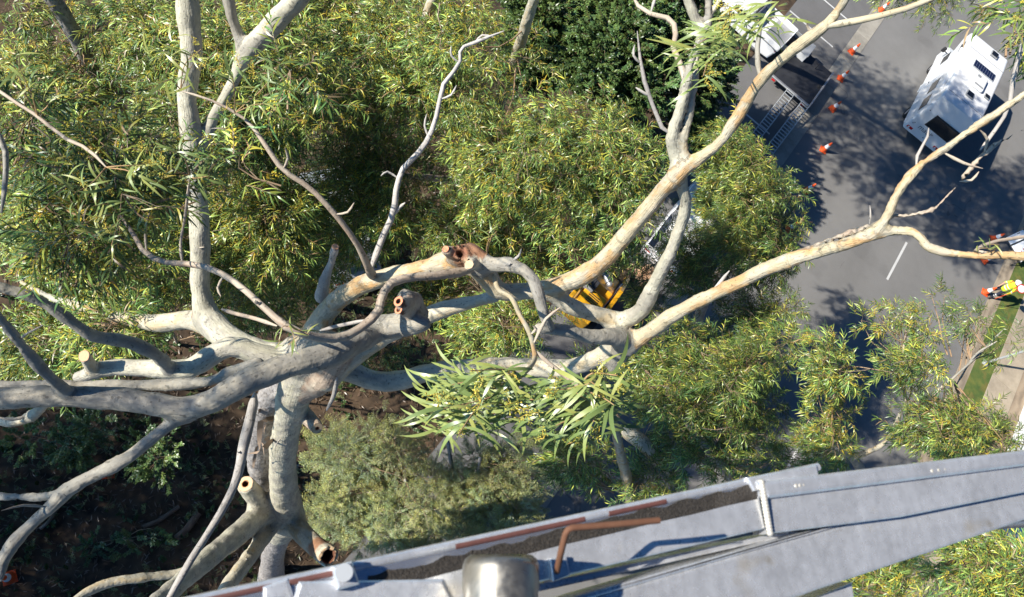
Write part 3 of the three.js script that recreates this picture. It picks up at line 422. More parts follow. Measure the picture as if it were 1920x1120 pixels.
function sprigEuc(s, buds, scale = 1) {
  const r = rng(s), B = newB(), pts = [], n = 5; let p = V(0, 0, 0), d = V(1, 0.35, (r() - 0.5) * 0.4).normalize();
  for (let i = 0; i <= n; i++) { pts.push(p.clone()); d.y -= 0.16; d.z += (r() - 0.5) * 0.3; d.normalize(); p = p.clone().addScaledVector(d, 0.065 * scale); }
  stickInto(B, pts, 0.0035, 0.0018, TWIG, 3);
  const N = 17;
  for (let k = 0; k < N; k++) { const t = k / N, f = t * n, i = Math.floor(f), b = pts[i].clone().lerp(pts[i + 1], f - i), a = k * 2.4 + r(); const out = V(0.55 + 0.5 * t, Math.sin(a) * 0.6 + 0.1, Math.cos(a) * 0.95);
    leafInto(B, b, out, rr(0.12, 0.20, r) * scale, rr(0.012, 0.0185, r) * scale, rr(0.7, 2.3, r), rr(-0.9, 0.9, r), V(r() - 0.5, r() + 0.2, r() - 0.5), jit(r() < 0.3 ? OLIVE : r() < 0.04 ? [0.26, 0.18, 0.09] : GREEN, 0.75, r)); }
  for (let k = 0; k < buds; k++) { const f = r() * (n - 0.01), i = Math.floor(f), b = pts[i].clone().lerp(pts[i + 1], f - i).add(V(0.02, 0.025, (r() - 0.5) * 0.08)); budInto(B, b, 0.034 * scale, 9, jit(YELLOW, 0.4, r), r); }
  return geoOf(B);
}
function sprigBroad(s, col) {
  const r = rng(s), B = newB(); stickInto(B, [V(0, 0, 0), V(0.1, 0.05, 0), V(0.22, 0.1, 0.02)], 0.005, 0.002, [0.16, 0.11, 0.07], 3);
  for (let k = 0; k < 26; k++) { const t = k / 26, a = k * 2.4; leafInto(B, V(0.22 * t, 0.1 * t, 0.02 * t), V(0.5 + 0.3 * t, 0.35 + 0.4 * Math.sin(a), Math.cos(a)), rr(0.055, 0.095, r), rr(0.026, 0.038, r), rr(0.2, 0.8, r), 0, V(r() - 0.5, 1, r() - 0.5), jit(col, 0.5, r)); }
  return geoOf(B);
}
function sprigFine(s, col) {
  const r = rng(s), B = newB();
  for (let q = 0; q < 4; q++) { const dz = (r() - 0.5) * 1.2, dy = 0.2 + r() * 0.6, L = rr(0.2, 0.34, r), pts = [V(0, 0, 0), V(L * 0.5, dy * L * 0.6, dz * L * 0.4), V(L, dy * L, dz * L)]; stickInto(B, pts, 0.004, 0.0015, [0.30, 0.27, 0.22], 3);
    for (let k = 0; k < 20; k++) { const t = 0.15 + 0.85 * k / 20, a = k * 2.4, b = V(L * t, dy * L * t, dz * L * t); leafInto(B, b, V(0.6, 0.5 + Math.sin(a) * 0.7, dz + Math.cos(a)), rr(0.04, 0.07, r), 0.0075, 0.3, rr(-0.3, 0.3, r), V(r() - 0.5, r(), r() - 0.5), jit(col, 0.45, r)); } }
  return geoOf(B);
}
const leafMat = new THREE.MeshStandardMaterial({ color: rgb(1, 1, 1), vertexColors: true, roughness: 0.36, side: THREE.DoubleSide });
const twigMat = std(rgb(1, 1, 1), 0.85, { vertexColors: true });
const SPRIG = {
  euc: [sprigEuc(11, 1), sprigEuc(12, 0), sprigEuc(13, 4), sprigEuc(14, 0), sprigEuc(15, 2)],
  eucplain: [sprigEuc(21, 0), sprigEuc(22, 0), sprigEuc(23, 1)],
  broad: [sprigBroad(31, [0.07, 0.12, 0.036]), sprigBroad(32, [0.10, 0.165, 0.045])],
  fine: [sprigFine(41, [0.30, 0.36, 0.16]), sprigFine(42, [0.40, 0.45, 0.15])],
};
// crown: balls of sprigs spread through the volumes of `where`; each volume [u, v, ru, rv, distance, thickness, n, ball] or {c, r, n, ball}
const shown = n => { const d = n.p.clone().sub(EYE), z = -d.dot(AZ); return [960 + d.dot(AX) / z * FOC, 560 - d.dot(AY) / z * FOC, z, n.r / z * FOC]; };
const seen = L.filter(l => !l.bury && l.name !== 'branch' && l.name !== 'dead_branch').flatMap(l => l.nodes).map(shown);
function hides(c, ball) { const d = c.clone().sub(EYE), z = -d.dot(AZ); if (z < 0.5) return false; const u = 960 + d.dot(AX) / z * FOC, v = 560 - d.dot(AY) / z * FOC, b = (ball * 0.8 + 0.12) / z * FOC; return seen.some(s => z < s[2] + 0.4 && Math.hypot(u - s[0], v - s[1]) < s[3] + b); }
function crown(parent, type, where, anchors, opt = {}) {
  const r = rng(opt.seed || 99), geos = SPRIG[type], lists = geos.map(() => []), TW = newB(), q = new THREE.Quaternion(), e = new THREE.Euler(), dens = opt.density || 1;
  for (const w of where) {
    const n = Array.isArray(w) ? w[6] : w.n;
    for (let k = 0; k < n; k++) {
      let c, ball;
      if (Array.isArray(w)) { const a = r() * 6.2832, ro = Math.sqrt(r()), wob = 1 + 0.25 * noise(Math.cos(a) * 1.5, Math.sin(a) * 1.5, w[0]); ball = (w[7] || 0.55) * rr(0.65, 1.25, r); const shr = (ball * 0.9) / w[4] * FOC; c = at(w[0] + Math.cos(a) * ro * wob * Math.max(w[2] - shr, 12), w[1] + Math.sin(a) * ro * wob * Math.max(w[3] - shr, 8), w[4] + 1.5 * w[5] * (r() + r() - 1 + 0.5 * ro * ro)); if (c.y < ball * 0.6) c.y = ball * 0.6; }
      else { const d = V(r() - 0.5, r() - 0.5, r() - 0.5).normalize().multiplyScalar(Math.cbrt(r())); c = V(w.c.x + d.x * w.r.x, w.c.y + d.y * w.r.y, w.c.z + d.z * w.r.z); ball = w.ball * rr(0.7, 1.2, r); }
      if (!opt.solid && fbm(c.x * 0.55, c.y * 0.55 + 9, c.z * 0.55, 2) < -0.16) continue;
      if (hides(c, ball) && r() < 0.9) continue;
      const tint = rr(0.7, 1.3, r), warm = rr(-0.1, 0.16, r);
      // twig from the nearest wood
      if (anchors && anchors.length) { let best = anchors[0], bd = 1e9; for (const a of anchors) { const d = a.distanceTo(c) + (a.y > c.y ? 1 : 0); if (d < bd) { bd = d; best = a; } } const cap = opt.cap || 1.3; if (bd > cap) { best = c.clone().lerp(best, cap / bd); bd = cap; } const m = best.clone().lerp(c, 0.55); m.y -= 0.06 * bd; m.x += (r() - 0.5) * 0.2 * bd; m.z += (r() - 0.5) * 0.2 * bd; const th = clamp(0.007 * bd + 0.008, 0.008, 0.04); stickInto(TW, [best, best.clone().lerp(m, 0.5).add(V((r() - 0.5) * 0.1 * bd, 0, (r() - 0.5) * 0.1 * bd)), m, m.clone().lerp(c, 0.6), c], th, 0.006, jit(TWIG, 0.4, r), 5); }
      const ns = Math.round(dens * 30 * Math.pow(ball / 0.55, 1.8));
      for (let s = 0; s < ns; s++) {
        const yy = rr(-0.55, 1, r), a = r() * 6.2832, h = Math.sqrt(1 - yy * yy), d = V(Math.cos(a) * h, yy, Math.sin(a) * h), ro = ball * (0.25 + 0.75 * Math.sqrt(r())) * (1 + 0.35 * noise(d.x * 2 + c.x, d.y * 2, d.z * 2 + c.z));
        const p = c.clone().add(V(d.x * ro * 1.15, d.y * ro * 0.8, d.z * ro * 1.15)); if (p.y < 0.04) continue;
        if (s % 5 === 0) stickInto(TW, [c, c.clone().lerp(p, 0.5).add(V(0, 0.03, 0)), p], 0.005, 0.003, jit(TWIG, 0.4, r), 3);
        e.set(rr(-0.35, 0.35, r), Math.atan2(-d.z, d.x) + rr(-0.7, 0.7, r), rr(-0.5, 0.35, r) + d.y * 0.55, 'YXZ'); q.setFromEuler(e); const sc = rr(0.75, 1.2, r) * (opt.scale || 1);
        const k2 = tint * rr(0.85, 1.15, r) * (opt.tone || 1);
        lists[Math.floor(r() * geos.length)].push([new THREE.Matrix4().compose(p, q, V(sc, sc, sc)), rgb(k2 * (1 + warm), k2, k2 * (1 - warm))]);
      }
    }
  }
  lists.forEach((l, i) => { if (!l.length) return; const m = new THREE.InstancedMesh(geos[i], leafMat, l.length); m.name = 'foliage'; m.userData = { kind: 'stuff' }; l.forEach(([a, c], k) => { m.setMatrixAt(k, a); m.setColorAt(k, c); }); parent.add(m); });
  if (TW.i.length) { const m = mesh('twigs', geoOf(TW), twigMat, parent); m.userData.kind = 'stuff'; }
}
const nodesOf = limbs => limbs.flatMap(l => l.nodes.filter((_, i) => i % 3 === 0).map(n => n.p));
const gp = (u, v, r, y = -0.15) => ({ p: atY(u, v, y), r });
function tree(name, label, limbs, type, where, opt = {}) {
  const t = base(name, null, label, opt.category || 'tree', opt.group); buildWood(limbs, t, opt.cell || 0.05); if (opt.show) seen.push(...limbs[0].nodes.map(shown).filter(q => q[1] < opt.show)); crown(t, type, where, nodesOf(limbs), opt); return t;
}
const lim = (pts, bark, name = 'limb') => ({ pts, bark, name });
// foliage of the tall gum itself: sprays on its thin branches, and last an unseen clump placed to shade the long grey limb
crown(gum, 'euc', [[215, 330, 190, 120, 6.6, 0.5, 34, 0.30], [330, 110, 110, 60, 6.2, 0.4, 12, 0.26], [510, 140, 90, 60, 6.6, 0.4, 9, 0.26], [60, 230, 70, 60, 6.6, 0.5, 8, 0.28], [150, 450, 120, 60, 6.4, 0.4, 14, 0.28], [215, 688, 48, 24, 8.3, 0.15, 4, 0.2], [450, 310, 60, 50, 7, 0.4, 6, 0.25], [1912, 50, 30, 50, 7, 0.3, 4, 0.22], { c: V(-6.2, 23.2, 2.4), r: V(2.6, 0.8, 1.9), n: 34, ball: 0.45 }], nodesOf(L).filter(p => p.y > 17), { seed: 5, density: 0.9, cap: 0.4 });

tree('gum_tree', 'leaning gum with mottled trunk and yellow-budded crown over the garden bed', [
  lim([[60, -50, 12.2, 36], [120, 30, 12.8, 36], [163, 112, 13.6, 33], [217, 190, 14.8, 28], [280, 330, 18, 26], [330, 440, 22, 26], gp(352, 490, 0.3)], 'rough', 'trunk'),
  lim([[217, 190, 14.8, 20], [270, 150, 14, 14], [330, 90, 13.2, 10]], 'cream'), lim([[260, 290, 17, 18], [200, 380, 15, 14], [150, 480, 13.4, 10], [110, 600, 12.4, 8]], 'cream'), lim([[300, 380, 19.5, 18], [400, 400, 17, 14], [500, 420, 15, 10]], 'cream')],
  'euc', [[310, 160, 360, 190, 12.8, 1.1, 170, 0.55], [165, 470, 210, 170, 12.6, 1.0, 82, 0.5], [110, 650, 130, 60, 11.6, 0.7, 24, 0.42], [480, 420, 150, 120, 14, 1.0, 56, 0.55], [60, 10, 120, 60, 12, 0.8, 16, 0.5], [540, 60, 80, 80, 14, 0.8, 16, 0.5], [450, 560, 110, 60, 16, 0.8, 22, 0.48], [600, 470, 90, 60, 17, 0.8, 18, 0.48], [330, 450, 60, 60, 15, 0.8, 14, 0.48], [200, 610, 90, 40, 10.2, 0.4, 12, 0.32], [60, 560, 60, 60, 10.5, 0.4, 10, 0.36]], { seed: 6, scale: 1.06, density: 0.95, show: 200 });
tree('gum_tree', 'bushy gum with pale upper trunk and bright yellow-green crown beside the parking bays', [
  lim([[1004, -10, 14, 26], [982, 60, 15, 27], [962, 125, 16.4, 27], [920, 240, 19.5, 28], [880, 350, 24, 30], gp(850, 430, 0.36)], 'cream', 'trunk'),
  lim([[900, 300, 21.5, 22], [830, 180, 18, 18], [800, 40, 15.5, 26], [830, -40, 14.6, 24]], 'cream'), lim([[890, 330, 22.6, 20], [980, 330, 18, 14], [1060, 300, 16, 10]], 'pink'), lim([[885, 340, 23, 18], [760, 330, 19, 14], [712, 320, 17, 11], [705, 260, 16, 9], [715, 200, 15.4, 6]], 'pink'), lim([[712, 320, 17, 10], [690, 280, 16.4, 8], [680, 240, 16, 6]], 'pink'), lim([[965, 118, 16.3, 8], [920, 112, 16, 8], [885, 118, 15.8, 6]], 'dead'), lim([[870, 370, 25, 16], [900, 480, 19, 12], [920, 590, 16, 8]], 'pink')],
  'euc', [[820, 110, 210, 160, 15.2, 1.3, 86, 0.6], [1050, 320, 220, 150, 14.8, 1.2, 118, 0.6], [690, 330, 120, 180, 16, 1.0, 50, 0.55], [870, 430, 110, 60, 15.6, 0.8, 28, 0.5], [925, 620, 75, 55, 15, 0.7, 20, 0.45], [1180, 440, 90, 50, 16, 0.8, 14, 0.5], [900, 440, 150, 60, 16.4, 0.6, 26, 0.5], [1020, 480, 110, 50, 17, 0.6, 16, 0.5], [640, 30, 130, 60, 15.4, 0.8, 22, 0.55], [1000, 590, 60, 60, 16.4, 0.6, 8, 0.42], [830, 640, 40, 40, 17, 0.5, 4, 0.4], [800, 560, 110, 40, 16.5, 0.6, 20, 0.4], [700, 655, 80, 40, 19, 0.5, 12, 0.42], [660, 420, 100, 70, 17, 0.8, 22, 0.45], [570, 530, 70, 60, 17.5, 0.6, 14, 0.42], [880, 690, 80, 40, 18, 0.6, 10, 0.42]], { seed: 7, tone: 1.06, show: 130 });
tree('broadleaf_tree', 'dark green round-leaved tree beside the parking bays', [
  lim([[1190, 40, 25, 10], [1170, 100, 28, 14], gp(1130, 190, 0.3)], 'pink', 'trunk'), lim([[1180, 70, 26.5, 10], [1100, 60, 25.5, 7]], 'pink')],
  'broad', [[1165, 90, 140, 125, 25, 1.4, 120, 0.85], [1020, 20, 80, 60, 25, 1.0, 30, 0.8], [1310, 120, 60, 110, 26.5, 1.0, 28, 0.8], [1300, 250, 50, 50, 27, 0.8, 12, 0.7], [1180, -70, 170, 90, 26, 1.0, 70, 0.85], [1000, 110, 70, 70, 26, 0.8, 26, 0.75]], { seed: 8, density: 0.75, scale: 1.5, solid: 1 });
tree('gum_tree', 'gum with dense dark sickle-leaved crown beside the ramp trailer', [
  lim([[1400, 380, 21.5, 8], [1370, 470, 24, 14], [1330, 550, 27, 18], gp(1300, 620, 0.25)], 'pink', 'trunk'), lim([[1370, 470, 24, 10], [1420, 540, 22.6, 8], [1440, 600, 22, 6]], 'pink')],
  'eucplain', [[1405, 420, 100, 135, 20.5, 1.4, 110, 0.42], [1300, 500, 66, 76, 21, 1.0, 34, 0.4], [1365, 310, 70, 90, 21, 1.0, 46, 0.42], [1420, 590, 90, 46, 20.5, 0.8, 32, 0.36], [1215, 545, 44, 60, 18.5, 0.5, 14, 0.3], [1130, 470, 40, 30, 18.5, 0.5, 7, 0.28]], { seed: 9, tone: 0.8, scale: 1.15 });
tree('gum_tree', 'gum with brown leaning stem and heavy drooping crown beside the street', [
  lim([[1262, 760, 15.6, 12], [1296, 800, 15.4, 20], [1334, 850, 15.6, 24], [1372, 898, 16.2, 26], [1420, 970, 20, 28], gp(1450, 1020, 0.34)], 'pink', 'trunk'), lim([[1330, 845, 15.6, 14], [1380, 760, 15.6, 9], [1410, 690, 15.4, 6]], 'pink')],
  'eucplain', [[1320, 750, 150, 125, 15.6, 1.4, 130, 0.34], [1395, 690, 70, 46, 15, 0.6, 24, 0.3], [1230, 690, 80, 64, 16.2, 0.9, 28, 0.3], [1370, 870, 110, 40, 15.2, 0.6, 30, 0.3], [1290, 640, 90, 46, 17, 0.6, 16, 0.28], [1440, 640, 60, 40, 17, 0.6, 14, 0.28]], { seed: 10, tone: 0.85 });
tree('gum_tree', 'slim gum with banded brown trunk and a sawn white limb', [
  lim([[1140, 770, 13.2, 18], [1154, 810, 13.6, 22], [1166, 860, 14.4, 24], [1182, 925, 16, 27], [1190, 1000, 20, 30], gp(1196, 1050, 0.3)], 'ochre', 'trunk'), lim([[1180, 812, 16.4, 36], [1212, 838, 16.2, 36], [1248, 880, 16.4, 16], [1290, 930, 17, 12], [1230, 990, 20, 20]], 'cream')],
  'eucplain', [[1085, 860, 80, 40, 16.4, 0.8, 14, 0.42], [1210, 900, 60, 30, 15.6, 0.6, 8, 0.4], [1120, 700, 50, 30, 16.6, 0.6, 5, 0.4]], { seed: 11 });
tree('gum_tree', 'gum with separate tufted leaf clumps hanging over the street', [
  lim([[1462, 786, 17, 9], [1490, 803, 17, 22], [1540, 812, 17, 22], [1592, 850, 17.6, 20], [1630, 920, 20, 24], gp(1640, 1000, 0.3)], 'grey', 'trunk'), lim([[1600, 858, 17.8, 16], [1660, 830, 16.6, 10], [1700, 760, 15.8, 9], [1745, 742, 15.5, 10], [1780, 716, 15.3, 7]], 'cream'), lim([[1540, 812, 17, 10], [1556, 760, 16, 8], [1560, 700, 15.4, 6]], 'pink'), lim([[1700, 760, 15.8, 7], [1690, 690, 15.6, 6], [1700, 620, 15.6, 4]], 'pink'), lim([[1780, 716, 15.3, 6], [1830, 670, 15.5, 5], [1880, 620, 15.6, 4]], 'grey')],
  'euc', [[1548, 690, 56, 66, 15, 0.7, 24, 0.26], [1556, 825, 64, 70, 15.6, 0.8, 26, 0.26], [1702, 690, 66, 42, 15, 0.7, 20, 0.25], [1765, 805, 110, 56, 14.6, 0.9, 50, 0.28], [1672, 604, 90, 28, 15.6, 0.5, 13, 0.2], [1720, 636, 46, 22, 15.4, 0.5, 6, 0.2], [1840, 840, 60, 36, 15, 0.6, 12, 0.24]], { seed: 12, solid: 1 });
tree('gum_sapling', 'thin dark young gum with sparse airy crown over the footpath', [
  lim([[1790, 716, 15.6, 6], [1800, 760, 17, 8], [1760, 850, 21, 9], gp(1740, 930, 0.1)], 'grey', 'trunk'), lim([[1795, 720, 15.8, 5], [1830, 665, 15.4, 5], [1870, 640, 15.2, 4]], 'grey')],
  'eucplain', [[1820, 600, 66, 36, 15.6, 0.5, 9, 0.3], [1870, 640, 46, 36, 15.6, 0.4, 6, 0.28], [1760, 560, 40, 20, 15.6, 0.3, 3, 0.26], [1885, 825, 44, 36, 15.2, 0.5, 8, 0.36]], { seed: 13, density: 0.6, tone: 0.85, cell: 0.025 });
tree('gum_tree', 'gum with yellow-green crown under the basket rail', [
  lim([[1790, 1050, 12.6, 10], [1760, 1100, 15, 16], [1700, 1160, 20, 22], gp(1660, 1200, 0.3)], 'pink', 'trunk')],
  'euc', [[1800, 1070, 160, 56, 12.2, 0.7, 40, 0.45], [1640, 1105, 60, 30, 13, 0.5, 8, 0.4]], { seed: 14 });
// shrubs below
tree('bottlebrush_shrub', 'feathery grey-green shrub with fine leaves below the basket rail', [
  lim([[760, 900, 19.6, 9], [780, 960, 21.5, 12], gp(790, 1000, 0.14)], 'dead', 'stem'), lim([[900, 860, 19.4, 9], [895, 920, 21, 12], gp(880, 985, 0.14)], 'dead', 'stem'), lim([[840, 830, 19, 8], [850, 900, 21, 10], gp(850, 980, 0.12)], 'dead', 'stem')],
  'fine', [[800, 960, 230, 85, 20, 0.7, 130, 0.5], [700, 850, 120, 70, 19.8, 0.7, 40, 0.46], [640, 940, 60, 55, 19.4, 0.5, 18, 0.42], [920, 890, 120, 70, 20, 0.7, 36, 0.46], [1010, 860, 90, 50, 20.4, 0.6, 14, 0.4]], { seed: 15, solid: 1, category: 'shrub', density: 0.9, cell: 0.03 });
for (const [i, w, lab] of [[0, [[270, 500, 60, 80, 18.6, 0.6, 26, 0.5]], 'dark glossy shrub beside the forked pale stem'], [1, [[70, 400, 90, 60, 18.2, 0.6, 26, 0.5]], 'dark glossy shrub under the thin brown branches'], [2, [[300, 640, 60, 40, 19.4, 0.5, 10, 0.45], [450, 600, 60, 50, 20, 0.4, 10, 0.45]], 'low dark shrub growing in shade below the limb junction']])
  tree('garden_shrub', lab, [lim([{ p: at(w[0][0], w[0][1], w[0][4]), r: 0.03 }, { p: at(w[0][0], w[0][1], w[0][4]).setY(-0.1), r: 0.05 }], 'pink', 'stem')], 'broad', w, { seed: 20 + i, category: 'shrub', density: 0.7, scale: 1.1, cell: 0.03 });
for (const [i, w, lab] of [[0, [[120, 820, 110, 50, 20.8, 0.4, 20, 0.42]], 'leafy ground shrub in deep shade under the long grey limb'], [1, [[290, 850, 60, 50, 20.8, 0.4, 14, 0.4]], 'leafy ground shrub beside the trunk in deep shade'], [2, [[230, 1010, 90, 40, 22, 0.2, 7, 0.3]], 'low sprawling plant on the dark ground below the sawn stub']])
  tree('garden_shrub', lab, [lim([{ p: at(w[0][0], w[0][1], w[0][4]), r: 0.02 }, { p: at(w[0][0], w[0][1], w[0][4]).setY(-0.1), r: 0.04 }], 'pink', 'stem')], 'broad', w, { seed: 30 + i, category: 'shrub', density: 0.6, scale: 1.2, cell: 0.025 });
// trees beside the frame whose shade falls into it
const G2 = (x, y, z, rx, ry, rz, n, ball = 0.8) => ({ c: V(x, y, z), r: V(rx, ry, rz), n, ball });
tree('gum_tree', 'tall gum shading the garden bed from the sunny side', [lim([{ p: V(-16, 12, 9), r: 0.12 }, { p: V(-16, 6, 9), r: 0.3 }, { p: V(-15.6, -0.2, 9.4), r: 0.5 }], 'cream', 'trunk')], 'eucplain', [G2(-14.5, 9.2, 8.8, 5.2, 2.6, 5.4, 230, 0.9)], { seed: 40, solid: 1, density: 0.7, cell: 0.08 });
tree('gum_tree', 'gum whose crown throws dappled shade across the motorhome', [lim([{ p: V(-1.5, 13, -26), r: 0.1 }, { p: V(-4, 8, -27.5), r: 0.22 }, { p: V(-4.4, -0.2, -28), r: 0.34 }], 'cream', 'trunk')], 'eucplain', [G2(-2.4, 13.2, -24.8, 7.6, 1.2, 4.8, 240, 0.75), G2(4.2, 13.8, -27.2, 3.2, 0.9, 3.2, 60, 0.7)], { seed: 41, solid: 1, density: 0.8, cell: 0.08 });

// low ground cover of the garden bed
{
  const r = rng(616), ls = [[], []];
  for (let k = 0; k < 5200; k++) { const x = rr(-13, 1.2, r), z = rr(-15, 6, r), n = fbm(x * 0.5, 4, z * 0.5, 3); if (n < -0.08 + 0.25 * (r() - 0.5)) continue; const sc = rr(0.6, 1.3, r), k2 = rr(0.6, 1.0, r); ls[k % 2].push([new THREE.Matrix4().compose(V(x, 0.03 + 0.10 * fbm(x * 0.35, 3, z * 0.35, 3), z), new THREE.Quaternion().setFromEuler(new THREE.Euler(rr(-0.4, 0.4, r), r() * 6.28, rr(0.3, 1.2, r), 'YXZ')), V(sc, sc, sc)), rgb(k2, k2, k2 * 0.9)]); }
  ls.forEach((l, i) => { const m = new THREE.InstancedMesh(i ? SPRIG.fine[0] : SPRIG.broad[0], leafMat, l.length); m.name = numbered('ground_cover'); l.forEach(([a, c], k) => { m.setMatrixAt(k, a); m.setColorAt(k, c); }); scene.add(m); tag(m, i ? 'wispy grey-green ground cover spread over the garden bed' : 'leafy dark ground cover spread over the garden bed', 'ground cover', null, 'stuff'); });
}
// ---------------------------------------------------------------- paints and metals
const whitePaint = new THREE.MeshPhysicalMaterial({ color: rgb(0.78, 0.79, 0.80), roughness: 0.35, clearcoat: 0.6, clearcoatRoughness: 0.15 });
const silverPaint = new THREE.MeshPhysicalMaterial({ color: rgb(0.42, 0.44, 0.46), roughness: 0.4, metalness: 0.3, clearcoat: 0.7, clearcoatRoughness: 0.12 });
const darkGlass = new THREE.MeshPhysicalMaterial({ color: rgb(0.012, 0.014, 0.016), roughness: 0.08, clearcoat: 1, clearcoatRoughness: 0.05 });
const rubber = std(rgb(0.02, 0.02, 0.021), 0.85), blackPlastic = std(rgb(0.025, 0.025, 0.028), 0.6), greyPlastic = std(rgb(0.25, 0.26, 0.27), 0.6), whitePlastic = std(rgb(0.7, 0.71, 0.72), 0.5);
const tailRed = std(rgb(0.45, 0.02, 0.025), 0.25), orangeCone = std(rgb(0.75, 0.095, 0.018), 0.55), coneWhite = std(rgb(0.8, 0.8, 0.8), 0.4), steel = std(rgb(0.42, 0.42, 0.43), 0.45, { metalness: 0.6 }), galv = std(rgb(0.55, 0.57, 0.58), 0.45, { metalness: 0.5 });
const darkSteel = std(rgb(0.045, 0.047, 0.055), 0.6, { metalness: 0.3 }), loaderYellow = new THREE.MeshPhysicalMaterial({ color: rgb(0.72, 0.36, 0.012), roughness: 0.45, clearcoat: 0.4 }), rustMat = std(rgb(0.16, 0.075, 0.045), 0.8, { map: dirtTex });
const font = await new FontLoader().loadAsync('fonts/droid/droid_sans_regular.typeface.json');
const extr = (pts, w, bev = 0.05) => { const s = new THREE.Shape(pts.map(p => new THREE.Vector2(...p))); const g = new THREE.ExtrudeGeometry(s, { depth: w - 2 * bev, bevelEnabled: true, bevelThickness: bev, bevelSize: bev, bevelSegments: 3, steps: 1, curveSegments: 6 }); g.translate(0, 0, -(w - 2 * bev) / 2); g.rotateY(Math.PI / 2); return g; }; // profile x -> world -z, y up, width along x
function wheel(parent, x, y, z, r = 0.34, w = 0.24) { const t = mesh('wheel', new THREE.TorusGeometry(r - 0.09, 0.1, 10, 24).scale(1, 1, w / 0.2).rotateY(Math.PI / 2).translate(x, y, z), rubber, parent); mesh('rim', new THREE.CylinderGeometry(r - 0.12, r - 0.12, w * 0.7, 18).rotateZ(Math.PI / 2).translate(x, y, z), steel, t); return t; }

